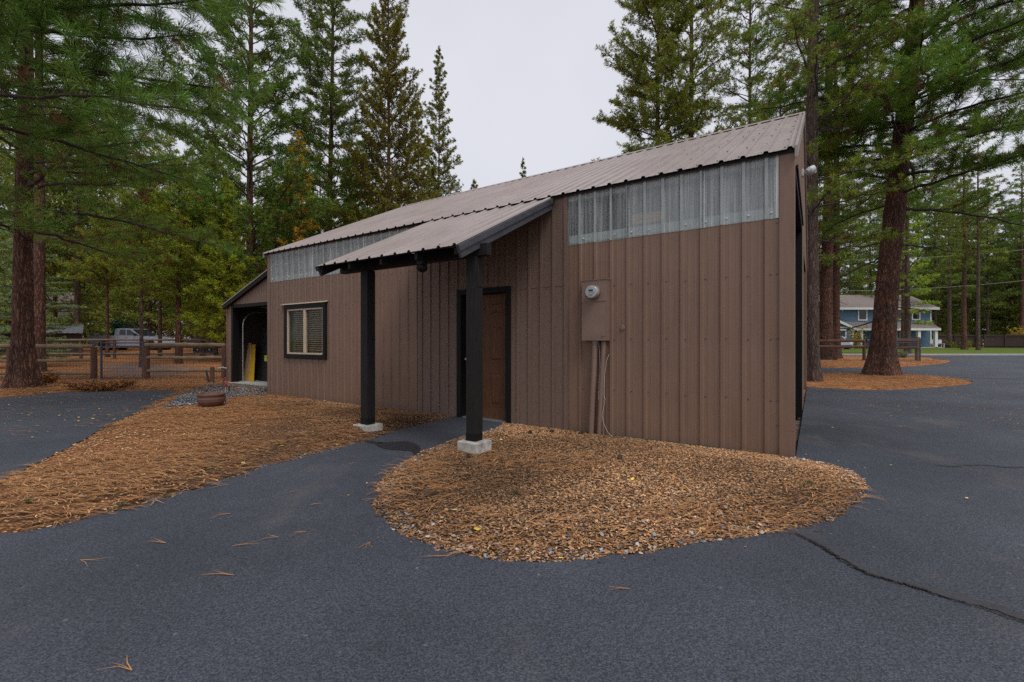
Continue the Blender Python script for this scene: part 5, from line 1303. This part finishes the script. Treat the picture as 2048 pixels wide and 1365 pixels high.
# ================================================================== pickup
def wheel(parent, x, y, r, w, face=-1):
    q = MB(); q.lathe([(r*.62, 0), (r*.9, 0), (r, .03), (r, w-.03), (r*.9, w), (r*.62, w)], 28, (x, y, r), 0, 'y'); wo = q.build('wheel', M['tyre'], parent)
    q = MB(); yy = y if face < 0 else y+w
    q.lathe([(r*.62, .02), (r*.60, .0), (r*.52, .045)], 28, (x, y+.005, r), 0, 'y')
    for k in range(6):
        a = k*PI/3; q.add([(x+math.cos(a-.22)*r*.12, y+.0, r+math.sin(a-.22)*r*.12), (x+math.cos(a+.22)*r*.12, y, r+math.sin(a+.22)*r*.12), (x+math.cos(a+.16)*r*.58, y+.004, r+math.sin(a+.16)*r*.58), (x+math.cos(a-.16)*r*.58, y+.004, r+math.sin(a-.16)*r*.58)], [(0, 1, 2, 3)])
    q.lathe([(r*.14, -.01), (.001, -.012)], 12, (x, y, r), 0, 'y'); q.build('rim', M['rim'], wo)
def pickup(px0, px1, Z):
    x0, y0, z0 = on(px0, Z); x1 = on(px1, Z)[0]; L = x1-x0; s = L/5.9
    e = empty('pickup_truck', (x0, Z, z0), 0, 'silver extended cab pickup parked facing right behind the fence', 'pickup truck'); e.scale = (s, s, s)
    W = 1.9; rw = .40; wx = (1.28, 4.92)
    def arch(cx, r=.49): return [(cx+r*math.cos(t), .42+r*math.sin(t)) for t in [PI-PI*k/10 for k in range(11)]]
    body = [(.0, .55), (.02, 1.22), (2.0, 1.25), (4.05, 1.22), (5.2, 1.10), (5.62, .98), (5.82, .80), (5.86, .55), (5.8, .42)]
    low = [(5.45, .42)]+arch(wx[1])[::-1]+[(4.4, .42), (1.8, .42)]+arch(wx[0])[::-1]+[(.78, .45), (.1, .48)]
    q = MB(); q.prism(body+low, 0, W, 'y'); q.build('body', M['truck'], e, bevel=.04)
    cab = [(1.98, 1.23), (2.06, 1.72), (2.18, 1.80), (3.15, 1.81), (3.38, 1.74), (4.02, 1.24)]
    q = MB(); q.prism(cab, .10, W-.10, 'y'); q.build('cab', M['truck'], e, bevel=.03)
    for poly in ([(2.42, 1.28), (2.46, 1.70), (2.92, 1.72), (2.92, 1.28)], [(3.02, 1.28), (3.02, 1.72), (3.28, 1.70), (3.84, 1.28)]):
        q = MB(); q.prism(poly, .085, .11, 'y'); q.build('side_window', M['darkglass'], e)
    q = MB(); q.prism([(3.40, 1.71), (3.99, 1.25), (4.03, 1.27), (3.44, 1.74)], .16, W-.16, 'y'); q.build('windscreen', M['darkglass'], e)
    q = MB(); q.prism([(1.96, 1.27), (2.035, 1.70), (2.07, 1.70), (2.0, 1.27)], .16, W-.16, 'y'); q.build('rear_window', M['darkglass'], e)
    q = MB(); q.box(.05, 1.95, .08, W-.08, 1.222, 1.256); q.build('bed_cover', M['rubber'], e)
    q = MB(); q.box(5.60, 5.83, .02, .30, .80, .93); q.build('headlight', M['amber'], e, bevel=.02)
    q = MB(); q.box(5.80, 5.90, .0, W, .40, .60); q.build('bumper', M['rubber'], e, bevel=.02)
    q = MB(); q.box(-.06, .02, .0, W, .50, .66); q.build('bumper', M['silver'], e, bevel=.02)
    q = MB()
    for xx in (2.36, 2.97, 3.98): q.box(xx, xx+.012, -.004, .01, .50, 1.22)
    q.box(3.02, 3.14, -.012, .0, 1.08, 1.11); q.build('door_seam', M['rubber'], e)
    q = MB(); q.box(3.72, 3.86, -.14, .06, 1.24, 1.40); q.build('mirror', M['rubber'], e, bevel=.02)
    for c in wx:
        q = MB(); q.lathe([(.47, .03), (.47, .35)], 20, (c, 0, .44), 0, 'y'); q.build('wheel_well', M['tyre'], e); wheel(e, c, .02, rw, .24); wheel(e, c, W-.26, rw, .24)
    return e
pickup(176, 324, 36.5)
# trailer with wagon wheel, right of pickup
x, y, z = on(372, 31); e = empty('utility_trailer', (x, y, z), 0, 'low grey utility trailer parked beyond the fence near the garage', 'trailer')
q = MB(); q.box(0, 2.9, 0, 1.5, .45, .52); q.box(0, 2.9, 0, .04, .52, .95); q.box(0, 2.9, 1.46, 1.5, .52, .95); q.box(2.86, 2.9, .04, 1.46, .52, .95); q.build('box', M['wire'], e, bevel=.01)
MB().box(.1, .75, .3, .6, .95, 1.12).build('crate', M['pipe'], e)
wheel(e, .9, -.16, .34, .18); wheel(e, 1.7, -.16, .34, .18)
q = MB(); q.tube([(2.9, .7, .48), (3.9, .7, .44)], .04, 6); q.build('drawbar', M['wire'], e)
# cabin
x, y, z = -43.1, 24.6, float(T(-33, 34))
e = empty('log_cabin', (x, y, z), R(42), 'dark cabin with brown shingle roof half hidden by the blue spruce', 'cabin')
Wd = 14.0
q = MB(); q.box(.3, Wd-.5, .9, 6, 0, 2.45); q.build('wall', M['cabinwall'], e)
q = MB(); q.prism([(-.3, 2.40), (3.6, 4.75), (7.5, 2.40), (7.5, 2.25), (3.6, 4.6), (-.3, 2.25)], 0, Wd, 'x'); q.build('roof', M['shingle'], e)
for xx in (4.2, 9.2):
    q = MB(); q.box(xx, xx+1.1, .85, .92, .9, 2.0); q.build('window', M['darkglass'], e)
x, y, z = on(80, 27); e = empty('woodshed', (x, y, z), R(42), 'small dark shed with grey ribbed metal roof left of the pickup', 'shed')
q = MB(); q.box(.1, 1.75, .2, 2.0, 0, 1.55); q.build('wall', M['cabinwall'], e)
q = MB(); q.sheet(prof(0, 1.85), lambda a, h: (a, -.1, 1.50+h), lambda a, h: (a+.0, 2.1, 2.12+h)); q.build('roof', M['shedroof'], e)

# ================================================================== blue house
ZH = 60.0
def hx(px, dy=0): return (px-1024)/F*(ZH+dy)
hz = float(T(45, ZH)); x0 = hx(1632)
e = empty('blue_house', (x0, ZH, hz), 0, 'two storey blue house with white trim and grey shingle roofs across the street', 'house')
def X_(px, dy=0): return hx(px, dy)-x0
def Z_(py, dz=0): return H+(683-py)/F*(ZH+dz)-hz
def lap(q, a, b, z0, z1, y, m=0, st=.2):
    z = z0
    while z < z1:
        t = min(z+st, z1); q.add([(a, y-.03, z), (b, y-.03, z), (b, y, t), (a, y, t)], [(0, 1, 2, 3)], m); z += st
q = MB(); wa, wb = X_(1590), X_(1862)
q.box(wa, wb, 0.02, 8, 0, Z_(618)); lap(q, wa, wb, 0, Z_(618), 0.0); q.build('wall', M['blue'], e)
za, zb_ = Z_(617), Z_(590)
q = MB(); q.prism([(-.6, za), (4, zb_+.35), (8.6, za), (8.6, za-.15), (4, zb_+.2), (-.6, za-.15)], wa-.4, X_(1870), 'x'); ro = q.build('roof', M['shingle'], e)
MB().box(wa-.4, X_(1870), -.66, -.60, za-.26, za+.03).build('gutter', M['white'], ro)
# left front gable
q = MB(); pk, pl_ = X_(1645), X_(1600)
q.prism([(X_(1610), Z_(622)), (pk, Z_(594)), (X_(1680), Z_(622))], -.25, .0, 'y'); q.build('gable', M['blue'], e)
q = MB()
for (pa, pb) in (((1605, 625), (1645, 593)), ((1645, 593), (1682, 620))):
    a = (X_(pa[0]), Z_(pa[1])); b = (X_(pb[0]), Z_(pb[1])); q.prism([a, b, (b[0], b[1]-.28), (a[0], a[1]-.28)], -.35, -.26, 'y')
q.box(X_(1610), X_(1655), -.3, -.26, Z_(624), Z_(621)); q.build('barge_board', M['white'], e)
# garage wing
q = MB(); ga, gb_ = X_(1600, -4), X_(1706, -4)
q.box(ga, gb_, -4, -.02, 0, Z_(656, -4)); q.build('garage_wing', M['blue'], e)
q = MB(); q.prism([(ga, Z_(655, -4)), (X_(1645, -4), Z_(631, -4)), (gb_+.2, Z_(655, -4))], -4.02, -3.5, 'y'); q.build('garage_gable', M['bluedark'], e)
q = MB(); a = (X_(1585, -4), Z_(662, -4)); b = (X_(1645, -4), Z_(628, -4)); c = (X_(1712, -4), Z_(658, -4))
q.prism([a, b, c, (c[0], c[1]-.15), (b[0], b[1]-.15), (a[0], a[1]-.15)], -4.2, 0, 'y'); gr2 = q.build('garage_roof', M['shingle'], e)
q = MB(); q.prism([a, b, c, (c[0], c[1]-.30), (b[0], b[1]-.30), (a[0], a[1]-.30)], -4.3, -4.21, 'y'); q.box(ga, gb_, -4.06, -4.0, Z_(657, -4), Z_(654.5, -4)); q.box(gb_-.15, gb_+.02, -4.07, -4.0, 0, Z_(657, -4)); q.build('barge_board', M['white'], gr2)
for (pa, pb, ya, yb, yy) in ((1634, 1650, 663, 700, -4.05), (1680, 1690, 662, 675, -4.05), (1717.5, 1732, 621, 640, -.04), (1838-13, 1838, 621, 639, -.04), (1790, 1808, 621, 639, -.04), (1728+50, 1728+64, 664, 694, -.04), (1755, 1768, 664, 680, -.04)):
    q = MB(); xa, xb, z1_, z0_ = X_(pa, yy), X_(pb, yy), Z_(ya, yy), max(.05, Z_(yb, yy)); t = .14
    q.box(xa-t, xb+t, yy-.05, yy, z0_-t, z0_); q.box(xa-t, xb+t, yy-.05, yy, z1_, z1_+t); q.box(xa-t, xa, yy-.05, yy, z0_, z1_); q.box(xb, xb+t, yy-.05, yy, z0_, z1_)
    wo = q.build('window', M['white'], e); MB().box(xa, xb, yy-.02, yy, z0_, z1_).build('pane', M['darkglass'], wo)
# porch
pa, pb = X_(1706, -2.4), X_(1874, -2.4)
q = MB(); z1_, z2_ = Z_(658, -2.4), Z_(645)
q.add([(pa, -2.4, z1_), (X_(1882, -2.4), -2.4, z1_), (X_(1862), 0, z2_), (pa, 0, z2_), (X_(1882, -2.4), 6, z1_), (X_(1862), 6, z2_)], [(0, 1, 2, 3), (1, 4, 5, 2)])
q.prism([(-2.4, z1_), (0, z1_), (0, z1_-.12), (-2.4, z1_-.12)], pa, X_(1880, -2.4), 'x'); pr = q.build('porch_roof', M['shingle'], e)
MB().box(pa, X_(1881, -2.4), -2.46, -2.4, z1_-.24, z1_+.02).build('gutter', M['white'], pr)
for px in (1721, 1804, 1836, 1870):
    MB().box(X_(px, -2.1)-.17, X_(px, -2.1)+.17, -2.3, -1.96, 0, z1_-.1).build('porch_column', M['white'], e)
MB().box(pa, X_(1862), -2.3, 0, 0, .12).build('porch_floor', M['slab'], e)
MB().box(X_(1745), X_(1754), -.06, -.0, .1, 2.3).build('front_door', M['darkglass'], e)
MB().box(wb-.16, wb+.02, -.05, -.0, 0, Z_(620)).build('corner_board', M['white'], e)
q = MB(); q.tube([(X_(1698), -4.1, 2.35), (X_(1698), -4.2, 2.1)], .07, 8); q.build('wall_lantern', M['rubber'], e)
# bench on porch
x_, y_ = hx(1852), ZH-1.6
e = empty('porch_bench', (x_, y_, hz+.12), 0, 'white bench standing on the porch of the blue house', 'bench')
q = MB(); q.box(-.75, .75, -.25, .25, .40, .46); q.build('seat', M['white'], e)
q = MB(); q.box(-.75, .75, .22, .27, .5, .95); q.build('backrest', M['white'], e)
for sx in (-.7, .62):
    q = MB(); q.box(sx, sx+.08, -.22, -.14, 0, .40); q.build('leg', M['white'], e); q = MB(); q.box(sx, sx+.08, .14, .22, 0, .40); q.build('leg', M['white'], e)
# parked car by garage
x, y, z = on(1674, 50); e = empty('parked_car', (x, y, z), 0, 'pale silver car parked before the blue house garage, seen from the front', 'car')
q = MB(); q.prism([(0, .35), (0, .95), (.9, 1.05), (1.5, 1.55), (3.6, 1.6), (4.4, 1.0), (4.4, .35)], 0, 1.8, 'x'); q.build('body', M['truck'], e, bevel=.08)
q = MB(); q.prism([(.95, 1.08), (1.48, 1.50), (1.46, 1.54), (.90, 1.10)], .2, 1.6, 'x'); q.build('windscreen', M['darkglass'], e)
MB().box(.15, 1.65, -.03, .02, .38, .55).build('grille', M['rubber'], e)
for sx in (.12, 1.38): MB().box(sx, sx+.3, -.03, .03, .68, .82).build('headlight', M['white'], e, bevel=.02)
for sx in (.0, 1.55): MB().lathe([(.33, 0), (.33, .22)], 20, (sx+.01, .8, .33), 0, 'x').build('wheel', M['tyre'], e)

# board fence on the right
def boardfence(pa, pb, Za, Zb, h, label, seed):
    a = Vector(on(pa, Za)); b = Vector(on(pb, Zb)); e = empty('board_fence', a, 0, label, 'fence'); D = b-a; L = D.length; D.normalize(); r = random.Random(seed)
    q = MB(); n = int(L/.15); nr = Vector((-D.y, D.x, 0))
    for i in range(n):
        p = D*(i*.15); zt = h+r.uniform(-.03, .03); o = nr*r.uniform(0, .02)
        q.add([p+o, p+D*.142+o, p+D*.142+o+Vector((0, 0, zt)), p+o+Vector((0, 0, zt)), p+o+nr*.02, p+D*.142+o+nr*.02, p+D*.142+o+nr*.02+Vector((0, 0, zt)), p+o+nr*.02+Vector((0, 0, zt))], [(0, 1, 2, 3), (5, 4, 7, 6), (3, 2, 6, 7), (0, 3, 7, 4), (1, 5, 6, 2)])
    q.build('boards', M['farwood'], e)
    for k in range(int(L/2.4)+1):
        p = D*(k*2.4); q = MB(); q.tube([p-nr*.06, p-nr*.06+Vector((0, 0, h+.05))], .07, 4); q.build('post', M['farwood'], e)
    for z in (.3, h-.2):
        q = MB(); q.tube([-nr*.05+Vector((0, 0, z)), D*L-nr*.05+Vector((0, 0, z))], .05, 4); q.build('rail', M['farwood'], e)
boardfence(1866, 1966, 63, 61.5, 1.78, 'grey brown board fence right of the blue house porch', 1)
boardfence(1968, 2150, 58.5, 57.5, 1.75, 'nearer red brown board fence running to the right edge', 2)
# power lines
for (pa, ya, pb, yb, lb) in ((1780, 575, 2080, 553, 'thin power line crossing before the far trees, lower one'), (1780, 512, 2080, 492, 'thin power line crossing before the far trees, upper one')):
    a = at(pa-140, ya+8, 52); b = at(pb+100, yb-6, 46); pts = [a.lerp(b, t)-Vector((0, 0, .5*math.sin(PI*t))) for t in [k/12 for k in range(13)]]
    o = MB().tube(pts, .014, 4).build('power_line', M['cable']); tag(o, lb, 'power line')
